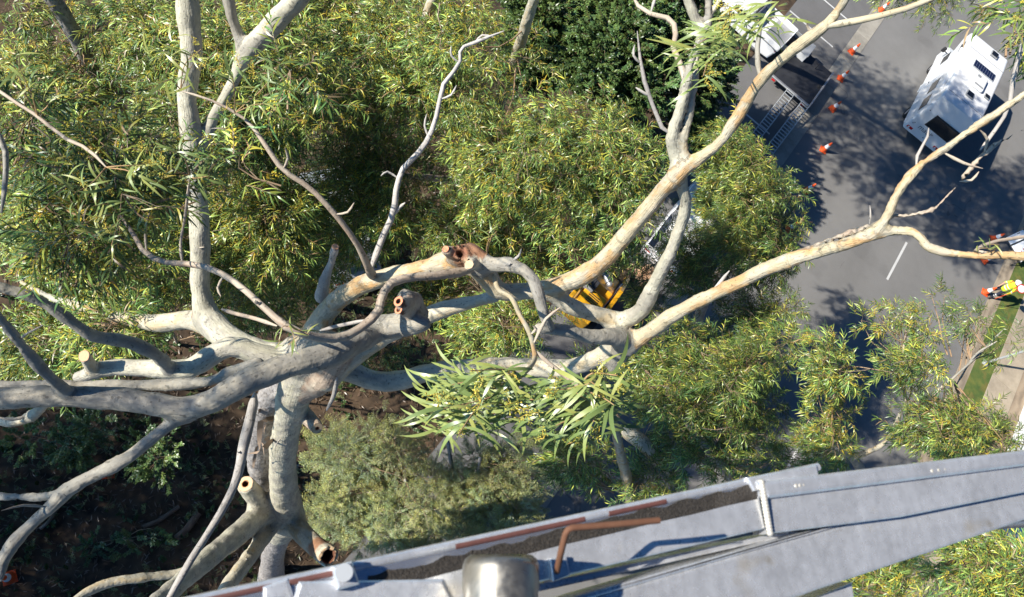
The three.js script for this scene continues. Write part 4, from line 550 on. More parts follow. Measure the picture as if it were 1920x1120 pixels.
// ---------------------------------------------------------------- motorhome
{
  const t = base('motorhome', V(10.66, 0, -34.4), 'white motorhome with roof solar panel parked on the dappled street', 'motorhome'); t.rotation.y = 0.03;
  const w = 2.3;
  mesh('body', extr([[0.0, 0.85], [0.02, 2.3], [0.22, 3.12], [0.5, 3.22], [4.6, 3.22], [5.5, 3.14], [5.95, 2.85], [6.0, 2.45], [5.2, 2.0], [5.75, 1.35], [6.6, 1.12], [6.75, 0.75], [6.7, 0.42], [5.9, 0.5], [0.4, 0.72]], w, 0.12), whitePaint, t);
  for (const z of [-0.62, -4.35]) mesh('roof_seam', rbox(w - 0.16, 0.02, 0.03, 0, 3.34, z), greyPlastic, t);
  mesh('rear_window', rbox(1.36, 0.72, 0.05, 0.2, 2.02, 0.125, 0.06).applyMatrix4(new THREE.Matrix4().makeTranslation(0, 0, 0)), darkGlass, t).rotation.x = 0.0;
  mesh('window_surround', rbox(1.46, 0.82, 0.03, 0.2, 2.02, 0.115, 0.08), blackPlastic, t);
  const lm = std(rgb(0.09, 0.10, 0.11), 0.6);
  const tg = new TextGeometry('maui', { font, size: 0.24, depth: 0.008, curveSegments: 4 }); tg.translate(-0.62, 1.24, 0.118); mesh('lettering', tg, lm, t);
  const star = []; for (let k = 0; k < 6; k++) star.push(rbox(0.012, 0.05, 0.006, 0, 0.035, 0, 0.002).rotateZ(k * Math.PI / 3)); mesh('emblem', clean(star).translate(0.16, 1.42, 0.122), lm, t);
  for (const s of [-1, 1]) { const l = mesh('tail_light', rbox(0.34, 0.14, 0.05, s * 0.86, 0.99, 0.125, 0.03), tailRed, t); mesh('reverse_lamp', rbox(0.09, 0.1, 0.02, s * 0.86 - 0.06, 0.99, 0.152, 0.01), whitePlastic, l); }
  mesh('bumper', rbox(2.1, 0.14, 0.12, 0, 0.68, -0.1, 0.04), blackPlastic, t);
  for (const [x, y] of [[-0.95, 1.3], [-0.9, 1.38], [0.95, 2.4], [-0.95, 2.4], [0.0, 1.0]]) mesh('marker_light', rbox(0.05, 0.04, 0.03, x, y, 0.125, 0.01), blackPlastic, t);
  // roof fittings
  const sp = mesh('solar_panel', rbox(1.30, 0.035, 0.56, 0.12, 3.3800, -3.45, 0.01), galv, t); const cell = std(rgb(0.012, 0.02, 0.06), 0.15);
  for (let i = 0; i < 9; i++) for (let j = 0; j < 4; j++) mesh('solar_cell', new THREE.BoxGeometry(0.128, 0.006, 0.118).translate(0.12 - 0.56 + i * 0.14, 3.4005, -3.45 - 0.19 + j * 0.127), cell, sp);
  const ac = mesh('air_conditioner', rbox(0.72, 0.2, 1.0, 0.12, 3.4350, -2.35, 0.09), whitePlastic, t); mesh('vent_cover', rbox(0.5, 0.05, 0.1, 0.12, 3.5350, -1.98, 0.02), greyPlastic, ac); mesh('vent_cover', rbox(0.2, 0.04, 0.16, -0.05, 3.5400, -2.6, 0.02), greyPlastic, ac);
  for (const [x, z, a] of [[0.25, -5.0, 0.42], [0.0, -1.25, 0.42], [0.82, -1.95, 0.3]]) { const h = mesh('roof_hatch', rbox(a, 0.08, a, x, 3.3850, z, 0.03), greyPlastic, t); mesh('hatch_glass', rbox(a * 0.8, 0.02, a * 0.8, x, 3.4310, z, 0.03), darkGlass, h); }
  // kerb side: windows, awning, door, mirror
  for (const [z, y, l, h] of [[-0.85, 1.9, 0.95, 0.55], [-2.25, 1.9, 0.95, 0.55], [-4.9, 2.72, 0.7, 0.3]]) for (const s of [-1, 1]) mesh('side_window', rbox(0.03, h, l, s * (w / 2 + 0.002), y, z, 0.06), darkGlass, t);
  mesh('awning', new THREE.CylinderGeometry(0.08, 0.08, 3.6, 14).rotateX(Math.PI / 2).translate(-w / 2 - 0.07, 2.95, -2.6), whitePlastic, t);
  const dr = mesh('door', rbox(0.04, 1.75, 0.62, -w / 2 - 0.015, 1.35, -3.4, 0.03), whitePlastic, t); mesh('handle', rbox(0.03, 0.04, 0.12, -w / 2 - 0.05, 1.25, -3.2, 0.01), blackPlastic, dr);
  mesh('windscreen', rbox(1.9, 0.04, 0.85, 0, 0, 0, 0.02).rotateX(-0.86 + Math.PI).translate(0, 1.69, -5.52), darkGlass, t);
  for (const s of [-1, 1]) { mesh('cab_window', rbox(0.03, 0.5, 0.7, s * (w / 2 + 0.003), 1.6, -5.1, 0.05), darkGlass, t); const m = mesh('mirror', rbox(0.2, 0.3, 0.12, s * (w / 2 + 0.3), 1.6, -5.6, 0.05), blackPlastic, t); mesh('mirror_arm', rbox(0.26, 0.05, 0.05, s * (w / 2 + 0.12), 1.55, -5.6, 0.02), blackPlastic, m); }
  for (const s of [-1, 1]) { wheel(t, s * 1.0, 0.34, -1.6); wheel(t, s * 1.0, 0.34, -5.7); }
}
// ---------------------------------------------------------------- cars and trucks
function car(pos, turn, paint, label, kind) {
  const t = base(kind === 'ute' ? 'utility_truck' : 'parked_car', pos, label, kind === 'ute' ? 'truck' : 'car'); t.rotation.y = turn;
  mesh('body', extr([[-2.2, 0.35], [-2.28, 0.75], [-2.05, 0.92], [-1.1, 0.96], [1.0, 0.97], [1.9, 0.86], [2.2, 0.68], [2.24, 0.35], [1.7, 0.28], [-1.7, 0.28]], 1.78, 0.08), paint, t);
  mesh('cabin', extr(kind === 'ute' ? [[-0.35, 0.94], [-0.2, 1.6], [0.7, 1.64], [1.35, 0.98]] : [[-1.95, 0.92], [-1.45, 1.36], [-0.9, 1.45], [0.35, 1.45], [0.75, 1.36], [1.3, 0.96]], 1.5, 0.1), paint, t);
  mesh('windscreen', rbox(1.3, 0.02, 0.66, 0, 0, 0, 0.01).rotateX(kind === 'ute' ? 0.76 : 0.66).translate(0, kind === 'ute' ? 1.35 : 1.245, kind === 'ute' ? -1.12 : -1.155), darkGlass, t);
  if (kind !== 'ute') mesh('rear_window', rbox(1.2, 0.02, 0.5, 0, 0, 0, 0.01).rotateX(-0.72).translate(0, 1.21, 1.82), darkGlass, t);
  for (const s of [-1, 1]) for (const z of kind === 'ute' ? [-0.25] : [0.75, -0.35]) mesh('side_window', rbox(0.03, 0.3, 0.85, s * 0.84, 1.18, z, 0.05), darkGlass, t);
  if (kind === 'ute') { mesh('tray', rbox(1.85, 0.06, 2.1, 0, 1.0, 1.35, 0.02), steel, t); for (const s of [-1, 1]) mesh('tray_side', rbox(0.04, 0.3, 2.1, s * 0.92, 1.18, 1.35, 0.01), paint, t); mesh('tailgate', rbox(1.8, 0.3, 0.04, 0, 1.18, 2.4, 0.01), paint, t); const h = mesh('headboard', rbox(1.8, 0.7, 0.04, 0, 1.35, 0.42, 0.01), steel, t); }
  for (const s of [-1, 1]) { mesh('headlight', rbox(0.36, 0.14, 0.08, s * 0.66, 0.72, -2.24, 0.03), whitePlastic, t); mesh('tail_light', rbox(0.28, 0.16, 0.06, s * 0.7, 0.76, 2.3, 0.03), tailRed, t); wheel(t, s * 0.8, 0.33, -1.4); wheel(t, s * 0.8, 0.33, 1.35); mesh('mirror', rbox(0.18, 0.13, 0.1, s * 0.98, 1.05, -0.85, 0.04), paint, t); }
  return t;
}
car(V(-6.6, 0.02, -10.2), 1.02, silverPaint, 'silver car parked among trees behind the snapped white stub');
car(V(3.7, 0, -20.4), 0.0, whitePaint, 'white utility truck parked in a bay beside the yellow loader', 'ute');
car(V(-0.2, 0.02, -33.2), 1.5, whitePaint, 'white utility truck under leaves beside the box trailer', 'ute');

// ---------------------------------------------------------------- ramp trailer and box trailer
{
  const t = base('plant_trailer', V(3.85, 0, -31.2), 'dark flat trailer with two ladder ramps lowered behind it', 'trailer');
  mesh('deck', rbox(2.5, 0.1, 2.9, 0, 0.52, -1.5, 0.02), darkSteel, t);
  mesh('rear_beam', rbox(2.56, 0.12, 0.1, 0, 0.54, 0.0, 0.015), steel, t);
  for (const s of [-1, 1]) { mesh('side_rail', rbox(0.08, 0.16, 2.9, s * 1.24, 0.6, -1.5, 0.02), steel, t); wheel(t, s * 1.05, 0.3, -1.5, 0.3, 0.2); mesh('tail_light', rbox(0.2, 0.1, 0.05, s * 0.95, 0.42, 0.06, 0.02), tailRed, t); }
  for (const x of [0.08, 1.02]) {
    const R = new THREE.Group(); R.name = 'loading_ramp'; R.position.set(x, 0.56, 0.05); R.rotation.x = 0.155; t.add(R);
    for (const s of [-1, 1]) mesh('ramp_rail', rbox(0.045, 0.07, 3.5, s * 0.22, 0, 1.75, 0.01), galv, R);
    for (let k = 0; k < 18; k++) mesh('rung', rbox(0.40, 0.035, 0.05, 0, 0.0, 0.12 + k * 0.195, 0.008), galv, R);
  }
  mesh('hinge', new THREE.CylinderGeometry(0.03, 0.03, 2.3, 10).rotateZ(Math.PI / 2).translate(0, 0.56, 0.06), galv, t);
}
{
  const t = base('box_trailer', V(2.0, 0, -33.75), 'small box trailer with a pale toolbox and a drawbar pointing at the gutter', 'trailer');
  mesh('floor', rbox(2.2, 0.05, 1.35, -0.3, 0.55, 0, 0.01), darkSteel, t);
  for (const s of [-1, 1]) { mesh('side_panel', rbox(2.2, 0.35, 0.03, -0.3, 0.74, s * 0.68, 0.01), galv, t); mesh('end_panel', rbox(0.03, 0.35, 1.33, -0.3 + s * 1.09, 0.74, 0, 0.01), galv, t); const w = wheel(t, 0, 0, 0, 0.3, 0.2); w.rotation.y = Math.PI / 2; w.position.set(-0.4, 0.3, s * 0.85); mesh('drawbar', cylBetween(V(0.7, 0.5, s * 0.5), V(2.9, 0.45, 0.22), 0.04, 0.04, 8), darkSteel, t); }
  const tb = mesh('toolbox', rbox(0.5, 0.42, 1.0, 1.25, 0.78, -0.05, 0.03), whitePlastic, t); mesh('latch', rbox(0.06, 0.06, 0.14, 1.52, 0.8, 0.1, 0.01), blackPlastic, tb); mesh('lid', rbox(0.54, 0.04, 1.04, 1.25, 1.01, -0.05, 0.015), galv, tb);
  mesh('coupling', rbox(0.24, 0.12, 0.12, 3.0, 0.47, 0.22, 0.03), galv, t); mesh('jockey_wheel', cylBetween(V(2.2, 0.1, 0.2), V(2.2, 0.95, 0.2), 0.03), darkSteel, t);
  mesh('red_strap', rbox(0.3, 0.05, 0.12, 0.0, 0.93, -0.3, 0.02), tailRed, t);
}
// ---------------------------------------------------------------- loader
{
  const t = base('skid_loader', V(2.35, 0, -14.8), 'yellow mini loader with raised arms and dark bucket below the pale limbs', 'loader');
  mesh('chassis', extr([[-1.25, 0.4], [-1.3, 1.15], [-0.9, 1.5], [0.1, 1.55], [0.8, 1.0], [1.2, 0.8], [1.2, 0.35]], 1.05, 0.05), loaderYellow, t);
  const hood = mesh('engine_hood', rbox(0.96, 0.3, 0.85, 0, 1.62, 0.75, 0.06), loaderYellow, t);
  for (let k = 0; k < 5; k++) mesh('louvre', rbox(0.5, 0.02, 0.04, 0, 1.775, 0.55 + k * 0.09, 0.005), blackPlastic, hood);
  mesh('muffler', new THREE.CapsuleGeometry(0.12, 0.5, 4, 14).rotateZ(Math.PI / 2).rotateY(-0.5).translate(-0.05, 1.72, -0.42), steel, t);
  for (const s of [-1, 1]) mesh('muffler_band', new THREE.TorusGeometry(0.125, 0.015, 6, 18).rotateY(Math.PI / 2 - 0.5).translate(-0.05 + s * 0.14, 1.72, -0.42 + s * 0.08), blackPlastic, t);
  const en = mesh('engine', rbox(0.44, 0.3, 0.5, -0.4, 1.8, 0.3, 0.04), greyPlastic, t); for (let k = 0; k < 3; k++) mesh('valve_block', rbox(0.13, 0.14, 0.4, -0.54 + k * 0.15, 1.98, 0.3, 0.02), darkSteel, en);
  for (let k = 0; k < 3; k++) mesh('hose', new THREE.TubeGeometry(new THREE.CatmullRomCurve3([V(-0.5 + k * 0.08, 1.95, 0.1), V(-0.6, 2.05, -0.3 - 0.1 * k), V(-0.5 + 0.1 * k, 1.6, -0.9)]), 12, 0.022, 6), rubber, t);
  for (const s of [-1, 1]) {
    mesh('lift_arm', extr([[-1.1, 1.55], [-1.0, 1.78], [0.4, 1.72], [1.55, 0.95], [1.9, 0.5], [1.75, 0.42], [1.35, 0.8], [0.3, 1.5]], 0.16, 0.03).translate(s * 0.7, 0, 0), loaderYellow, t);
    mesh('hydraulic_ram', cylBetween(V(s * 0.56, 1.0, 0.3), V(s * 0.6, 1.4, -0.9), 0.045), steel, t);
    for (const z of [-0.65, 0.7]) wheel(t, s * 0.72, 0.36, z, 0.36, 0.28);
  }
  mesh('bucket', extr([[1.75, 0.15], [1.7, 0.75], [1.85, 0.78], [1.9, 0.3], [2.6, 0.22], [2.62, 0.16]], 1.5, 0.02), std(rgb(0.10, 0.075, 0.06), 0.8, { map: dirtTex }), t);
  for (const s of [-1, 1]) mesh('bucket_side', extr([[1.75, 0.17], [1.75, 0.72], [2.55, 0.2]], 0.05, 0.01).translate(s * 0.73, 0, 0), std(rgb(0.12, 0.09, 0.07), 0.8), t);
  mesh('control_panel', rbox(0.7, 0.3, 0.16, 0, 1.5, 1.25, 0.03), loaderYellow, t); for (const s of [-1, 1]) mesh('lever', cylBetween(V(s * 0.2, 1.6, 1.25), V(s * 0.2, 1.85, 1.32), 0.02), blackPlastic, t);
}
{ const stone = [0, 1, 2].map(k => { const g = mergeVertices(new THREE.IcosahedronGeometry(0.22, 1).deleteAttribute('uv').deleteAttribute('normal')), p = g.attributes.position; for (let i = 0; i < p.count; i++) { const f = 1 + 0.35 * noise(p.getX(i) * 4 + k * 9, p.getY(i) * 4, p.getZ(i) * 4); p.setXYZ(i, p.getX(i) * f * 1.2, p.getY(i) * f * 0.7, p.getZ(i) * f); } const h = g.toNonIndexed(); h.computeVertexNormals(); return h; });
  const sm2 = [std(rgb(0.42, 0.25, 0.15), 0.95), std(rgb(0.48, 0.33, 0.22), 0.95)];
  for (let k = 0; k < 12; k++) { const m = mesh('broken_block', stone[k % 3], sm2[k % 2]); m.position.set(rr(2.9, 4.0), 0.14, rr(-17.9, -17.0)); m.rotation.y = rr(0, 6); tag(m, 'rough orange-brown broken block beside the loader bucket', 'rubble', 'broken blocks beside the loader'); } }

// ---------------------------------------------------------------- traffic cones
{
  const lathe = pts => new THREE.LatheGeometry(pts.map(p => new THREE.Vector2(...p)), 20);
  const rAt = y => 0.165 - 0.128 * (y / 0.68);
  const gBase = rbox(0.37, 0.04, 0.37, 0, 0.02, 0, 0.018), gBody = lathe([[0.175, 0.036], [rAt(0.05), 0.06], [rAt(0.3), 0.3]]), gBand = lathe([[rAt(0.28) + 0.003, 0.28], [rAt(0.5) + 0.003, 0.5]]), gTop = lathe([[rAt(0.48), 0.48], [rAt(0.67), 0.67], [0.028, 0.69], [0.001, 0.69]]);
  const cone = (x, z, label, tilt) => { const t = base('traffic_cone', V(x, 0.014, z), label, 'cone', 'orange traffic cones'); t.rotation.y = rr(0, 1.5); mesh('foot', gBase, orangeCone, t); mesh('lower_body', gBody, orangeCone, t); mesh('reflective_band', gBand, coneWhite, t); mesh('tip', gTop, orangeCone, t); if (tilt) { t.rotation.z = tilt; t.position.y = 0.02; } };
  const along = 'orange cone with white band standing along the gutter beside the trailers';
  for (const [x, z] of [[5.39, -41.56], [5.36, -37.16], [5.69, -34.95]]) cone(x, z, along);
  cone(6.24, -32.79, 'orange cone at the dark end of the trailer shadow on the street');
  cone(7.01, -30.11, 'orange cone standing on the street past the lowered ramps'); cone(7.43, -27.3, 'orange cone on sunlit asphalt beside the dark crowned gum');
  cone(7.69, -24.72, 'orange cone half hidden by the edge of a leafy crown'); cone(8.12, -18.06, 'orange cone showing through a gap between the drooping crowns');
  cone(17.62, -29.81, 'orange cone at the feet of the person in yellow'); cone(16.92, -31.51, 'orange cone partly under the limb over the street edge'); cone(16.89, -33.14, 'orange cone beside the white message boards');
  cone(-5.86, 4.52, 'orange cone on the dark ground at the end of the hanging grey limb'); cone(-6.07, 0.85, 'orange cone half hidden under the shaded grey limb'); cone(1.67, -4.22, 'orange cone inside the feathery grey-green shrub');
}
// ---------------------------------------------------------------- sign frame, pole, shed
{
  const t = base('message_sign', V(17.95, 0, -33.2), 'low dark frame carrying two white message boards at the street edge', 'sign'); t.rotation.y = -0.5;
  const tilt = new THREE.Group(); tilt.name = 'board_frame'; tilt.position.set(0, 0.75, 0); tilt.rotation.x = -0.7; t.add(tilt);
  mesh('frame_bar', rbox(1.5, 0.05, 0.05, 0, -0.42, 0, 0.01), blackPlastic, tilt); mesh('frame_bar', rbox(1.5, 0.05, 0.05, 0, 0.42, 0, 0.01), blackPlastic, tilt);
  mesh('message_board', rbox(0.42, 0.8, 0.02, -0.5, 0, 0.04, 0.01), whitePlastic, tilt); mesh('message_board', rbox(0.9, 0.8, 0.02, 0.24, 0, 0.04, 0.01), whitePlastic, tilt);
  const arcs = [mesh('symbol', new THREE.TorusGeometry(0.1, 0.025, 6, 16, 4.2).translate(0.25, 0.05, 0.055), tailRed, tilt), mesh('symbol', rbox(0.16, 0.12, 0.006, -0.5, -0.1, 0.053, 0.003), greyPlastic, tilt), mesh('symbol', rbox(0.22, 0.03, 0.006, 0.3, -0.15, 0.053, 0.003), tailRed, tilt)];
  for (const s of [-1, 1]) { mesh('leg', cylBetween(V(s * 0.65, 0, 0.45), V(s * 0.65, 0.95, -0.1), 0.025), blackPlastic, t); mesh('leg', cylBetween(V(s * 0.65, 0, -0.5), V(s * 0.65, 0.95, -0.1), 0.025), blackPlastic, t); }
}
{
  const t = base('lamp_post', V(19.03, 0, -26.27), 'slim pale metal lamp post standing in the grass verge', 'lamp post');
  mesh('post', new THREE.CylinderGeometry(0.035, 0.06, 6.5, 14).translate(0, 3.25, 0), galv, t); mesh('base_plate', rbox(0.3, 0.03, 0.3, 0, 0.03, 0, 0.01), galv, t); mesh('outreach_arm', cylBetween(V(0, 6.45, 0), V(-0.9, 6.7, 0), 0.03), galv, t); mesh('lantern', rbox(0.5, 0.1, 0.2, -1.1, 6.7, 0, 0.04), greyPlastic, t);
}
{
  const t = base('shed', V(0, 0, 0), 'low shed with pale ribbed metal roof beyond the footpath', 'shed'), x0 = 21.35;
  mesh('wall', rbox(0.12, 0.62, 9, x0 + 0.3, 0.3, -22.5, 0.01), whitePlastic, t); mesh('wall', rbox(0.12, 0.9, 9, 27, 0.45, -22.5, 0.01), whitePlastic, t);
  const pts = []; for (let k = 0; k <= 4; k++) pts.push(0);
  const roofMat = std(rgb(0.62, 0.66, 0.66), 0.45), sheetG = []; const roof = mesh('roof', rbox(6.1, 0.02, 9.3, x0 + 2.95, 0.78, -22.5, 0.005), roofMat, t); roof.rotation.z = 0.02;
  for (let k = 0; k < 93; k++) mesh('roof_rib', new THREE.CylinderGeometry(0.022, 0.022, 6.1, 6, 1, false).rotateZ(Math.PI / 2).translate(x0 + 2.95, 0.795, -27.1 + k * 0.1), roofMat, roof);
}
// ---------------------------------------------------------------- fallen timber on the dark ground
{ const mats = [std(rgb(0.20, 0.15, 0.12), 0.9, { map: dirtTex }), std(rgb(0.30, 0.26, 0.23), 0.9, { map: dirtTex })];
  for (const [u0, v0, u1, v1, r, lab] of [[268, 988, 336, 950, 0.07, 'short pale fallen branch on the dark ground'], [330, 1010, 372, 962, 0.11, 'curled slab of shed bark beside the hanging dead branch'], [75, 992, 110, 950, 0.05, 'straight grey stick under the shaded limb'], [600, 800, 640, 808, 0.06, 'fallen grey branch beside the trunk foot'], [545, 890, 572, 852, 0.03, 'thin straight white stick beside the trunk']]) {
    const a = atY(u0, v0, r * 0.8), b = atY(u1, v1, r * 0.8), m1 = a.clone().lerp(b, 0.4).add(V(0.06, 0.03, 0.05)); const m = mesh('fallen_branch', new THREE.TubeGeometry(new THREE.CatmullRomCurve3([a, m1, b]), 14, r, 8), mats[r < 0.06 ? 1 : 0]); tag(m, lab, 'branch', 'timber fallen on the ground'); } }
// litter: loose leaves and sticks lying on the bed
{
  const r = rng(808), B = newB(); leafInto(B, V(-0.06, 0.012, 0), V(1, 0.1, 0), 0.13, 0.022, 0.2, 0.3, V(0, 1, 0), [1, 1, 1]); const g = geoOf(B), n = 14000, m = new THREE.InstancedMesh(g, leafMat, n), q = new THREE.Quaternion();
  for (let k = 0; k < n; k++) { const p = V(rr(-14, 1.3, r), 0, rr(-16, 6, r)); p.y = 0.012 + 0.10 * fbm(p.x * 0.35, 3, p.z * 0.35, 3) + r() * 0.03; q.setFromEuler(new THREE.Euler((r() - 0.5) * 0.8, r() * 6.28, (r() - 0.5) * 0.8)); const s = rr(0.7, 1.6, r), c = r(); m.setMatrixAt(k, new THREE.Matrix4().compose(p, q, V(s, s, s))); m.setColorAt(k, c < 0.55 ? rgb(0.12, 0.075, 0.045) : c < 0.85 ? rgb(0.17, 0.125, 0.085) : rgb(0.09, 0.10, 0.04)); }
  m.name = 'leaf_litter'; scene.add(m); tag(m, 'brown fallen gum leaves scattered over the garden bed', 'litter', null, 'stuff');
}
// ---------------------------------------------------------------- person in high-visibility clothing
{
  const t = base('person', V(17.85, 0.01, -29.85), 'person in yellow high-visibility top and white hard hat holding a round bat', 'person'); t.rotation.y = -0.6;
  const J = (a, b, ra, rb, c) => ({ a: V(...a), b: V(...b), ra, rb, c });
  const SK = [0.45, 0.27, 0.19], YE = [0.55, 0.68, 0.03], OR = [0.75, 0.16, 0.02], NV = [0.02, 0.025, 0.045], RF = [0.7, 0.7, 0.7], BT = [0.06, 0.04, 0.03];
  const bones = [J([0.1, 0.9, 0], [0.12, 0.5, 0.03], 0.095, 0.065, NV), J([0.12, 0.5, 0.03], [0.13, 0.1, 0], 0.062, 0.05, NV), J([-0.1, 0.9, 0], [-0.13, 0.5, 0.02], 0.095, 0.065, NV), J([-0.13, 0.5, 0.02], [-0.15, 0.1, -0.02], 0.062, 0.05, NV), J([0.13, 0.06, -0.02], [0.15, 0.05, 0.15], 0.05, 0.045, BT), J([-0.15, 0.06, -0.04], [-0.17, 0.05, 0.13], 0.05, 0.045, BT),
    J([0, 0.92, 0], [0, 1.15, 0], 0.15, 0.15, YE), J([0, 1.15, 0], [0, 1.38, 0], 0.16, 0.15, YE), J([-0.13, 1.4, 0], [0.13, 1.4, 0], 0.085, 0.085, OR), J([0, 1.42, 0], [0, 1.55, 0.01], 0.055, 0.05, SK), J([0, 1.6, 0.02], [0, 1.69, 0.01], 0.085, 0.095, SK), J([0, 1.61, 0.11], [0, 1.6, 0.115], 0.02, 0.018, SK),
    J([0.19, 1.39, 0], [0.3, 1.14, 0.06], 0.062, 0.048, YE), J([0.3, 1.14, 0.06], [0.3, 1.06, 0.3], 0.046, 0.034, YE), J([-0.19, 1.39, 0], [-0.27, 1.12, 0.02], 0.062, 0.048, YE), J([-0.27, 1.12, 0.02], [-0.22, 0.92, 0.14], 0.046, 0.034, SK),
    J([0.3, 1.06, 0.33], [0.3, 1.05, 0.38], 0.034, 0.03, SK), J([-0.22, 0.9, 0.15], [-0.21, 0.84, 0.18], 0.034, 0.03, SK)];
  for (let k = 0; k < 4; k++) { bones.push(J([0.275 + k * 0.018, 1.07, 0.38], [0.28 + k * 0.014, 1.035, 0.42 - 0.004 * k], 0.0095, 0.009, SK)); bones.push(J([-0.235 + k * 0.017, 0.84, 0.18], [-0.232 + k * 0.016, 0.775 + 0.004 * k, 0.2], 0.0095, 0.009, SK)); }
  bones.push(J([0.27, 1.06, 0.34], [0.268, 1.1, 0.39], 0.011, 0.01, SK), J([-0.19, 0.88, 0.17], [-0.17, 0.83, 0.2], 0.011, 0.01, SK));
  const h = 0.02, nx = 44, ny = 94, nz = 38, o = [-0.44, -0.02, -0.24];
  const d = (x, y, z) => { let r = 1e3, c = NV, bd = 1e3; for (const b of bones) { const ax = b.b.x - b.a.x, ay = b.b.y - b.a.y, az = b.b.z - b.a.z, px = x - b.a.x, py = y - b.a.y, pz = z - b.a.z, tt = clamp((px * ax + py * ay + pz * az) / (ax * ax + ay * ay + az * az), 0, 1), q = Math.hypot(px - tt * ax, py - tt * ay, (pz - tt * az) * 1.12) - (b.ra + (b.rb - b.ra) * tt); if (q < bd) { bd = q; c = b.c; } const k = Math.min(0.035, b.rb * 0.8), hh = Math.max(k - Math.abs(r - q), 0) / k; r = Math.min(r, q) - hh * hh * k * 0.25; } return [r, c]; };
  const S = new Float32Array(nx * ny * nz), pos = [], col = [], idx = [], vid = new Map(); let q = 0;
  for (let k = 0; k < nz; k++) for (let j = 0; j < ny; j++) for (let i = 0; i < nx; i++) S[q++] = d(o[0] + i * h, o[1] + j * h, o[2] + k * h)[0];
  const I = (i, j, k) => i + nx * (j + ny * k);
  for (let k = 0; k + 1 < nz; k++) for (let j = 0; j + 1 < ny; j++) for (let i = 0; i + 1 < nx; i++) { let c = 0, sx = 0, sy = 0, sz = 0; const e8 = e => S[I(i + (e & 1), j + ((e >> 1) & 1), k + (e >> 2))];
    for (let e = 0; e < 8; e++) for (let a = 0; a < 3; a++) { if (e & (1 << a)) continue; const va = e8(e), vb = e8(e | (1 << a)); if ((va < 0) === (vb < 0)) continue; const tt = va / (va - vb); sx += (e & 1) + (a === 0 ? tt : 0); sy += ((e >> 1) & 1) + (a === 1 ? tt : 0); sz += (e >> 2) + (a === 2 ? tt : 0); c++; }
    if (!c) continue; vid.set(I(i, j, k), pos.length / 3); const x = o[0] + (i + sx / c) * h, y = o[1] + (j + sy / c) * h, z = o[2] + (k + sz / c) * h; pos.push(x, y, z); let cc = d(x, y, z)[1]; if (cc === NV && (Math.abs(y - 0.42) < 0.03 || Math.abs(y - 0.3) < 0.03)) cc = RF; if (cc === YE && (Math.abs(y - 1.05) < 0.025 || Math.abs(y - 1.2) < 0.025)) cc = RF; col.push(...cc); }
  for (let k = 1; k + 1 < nz; k++) for (let j = 1; j + 1 < ny; j++) for (let i = 1; i + 1 < nx; i++) { const s = S[I(i, j, k)] < 0; for (let a = 0; a < 3; a++) { const n = S[a === 0 ? I(i + 1, j, k) : a === 1 ? I(i, j + 1, k) : I(i, j, k + 1)] < 0; if (n === s) continue; const w = (a === 0 ? [[i, j, k], [i, j - 1, k], [i, j - 1, k - 1], [i, j, k - 1]] : a === 1 ? [[i, j, k], [i, j, k - 1], [i - 1, j, k - 1], [i - 1, j, k]] : [[i, j, k], [i - 1, j, k], [i - 1, j - 1, k], [i, j - 1, k]]).map(c => vid.get(I(...c))); if (w.some(x => x === undefined)) continue; if (s) idx.push(w[0], w[1], w[2], w[0], w[2], w[3]); else idx.push(w[0], w[2], w[1], w[0], w[3], w[2]); } }
  const g = new THREE.BufferGeometry(); g.setAttribute('position', new THREE.Float32BufferAttribute(pos, 3)); g.setAttribute('color', new THREE.Float32BufferAttribute(col, 3)); g.setIndex(idx); g.computeVertexNormals();
  mesh('body', g, std(rgb(1, 1, 1), 0.8, { vertexColors: true }), t);
  const hat = mesh('hard_hat', new THREE.SphereGeometry(0.125, 20, 10, 0, 6.2832, 0, 1.65).scale(1, 0.95, 1.15).translate(0, 1.685, 0.01), whitePlastic, t); mesh('brim', new THREE.CylinderGeometry(0.165, 0.17, 0.012, 24).scale(1, 1, 1.12).translate(0, 1.68, 0.015), whitePlastic, hat);
  const bat = base('stop_bat', V(17.85, 0.01, -29.85), 'round red-rimmed traffic bat held by the person in yellow', 'sign'); bat.rotation.y = -0.6;
  mesh('handle', cylBetween(V(0.3, 0.55, 0.42), V(0.32, 1.75, 0.4), 0.014), orangeCone, bat); mesh('disc', new THREE.CylinderGeometry(0.22, 0.22, 0.012, 28).rotateX(Math.PI / 2).translate(0.32, 1.95, 0.4), tailRed, bat); mesh('disc_face', new THREE.CylinderGeometry(0.17, 0.17, 0.02, 28).rotateX(Math.PI / 2).translate(0.32, 1.95, 0.4), coneWhite, bat);
}
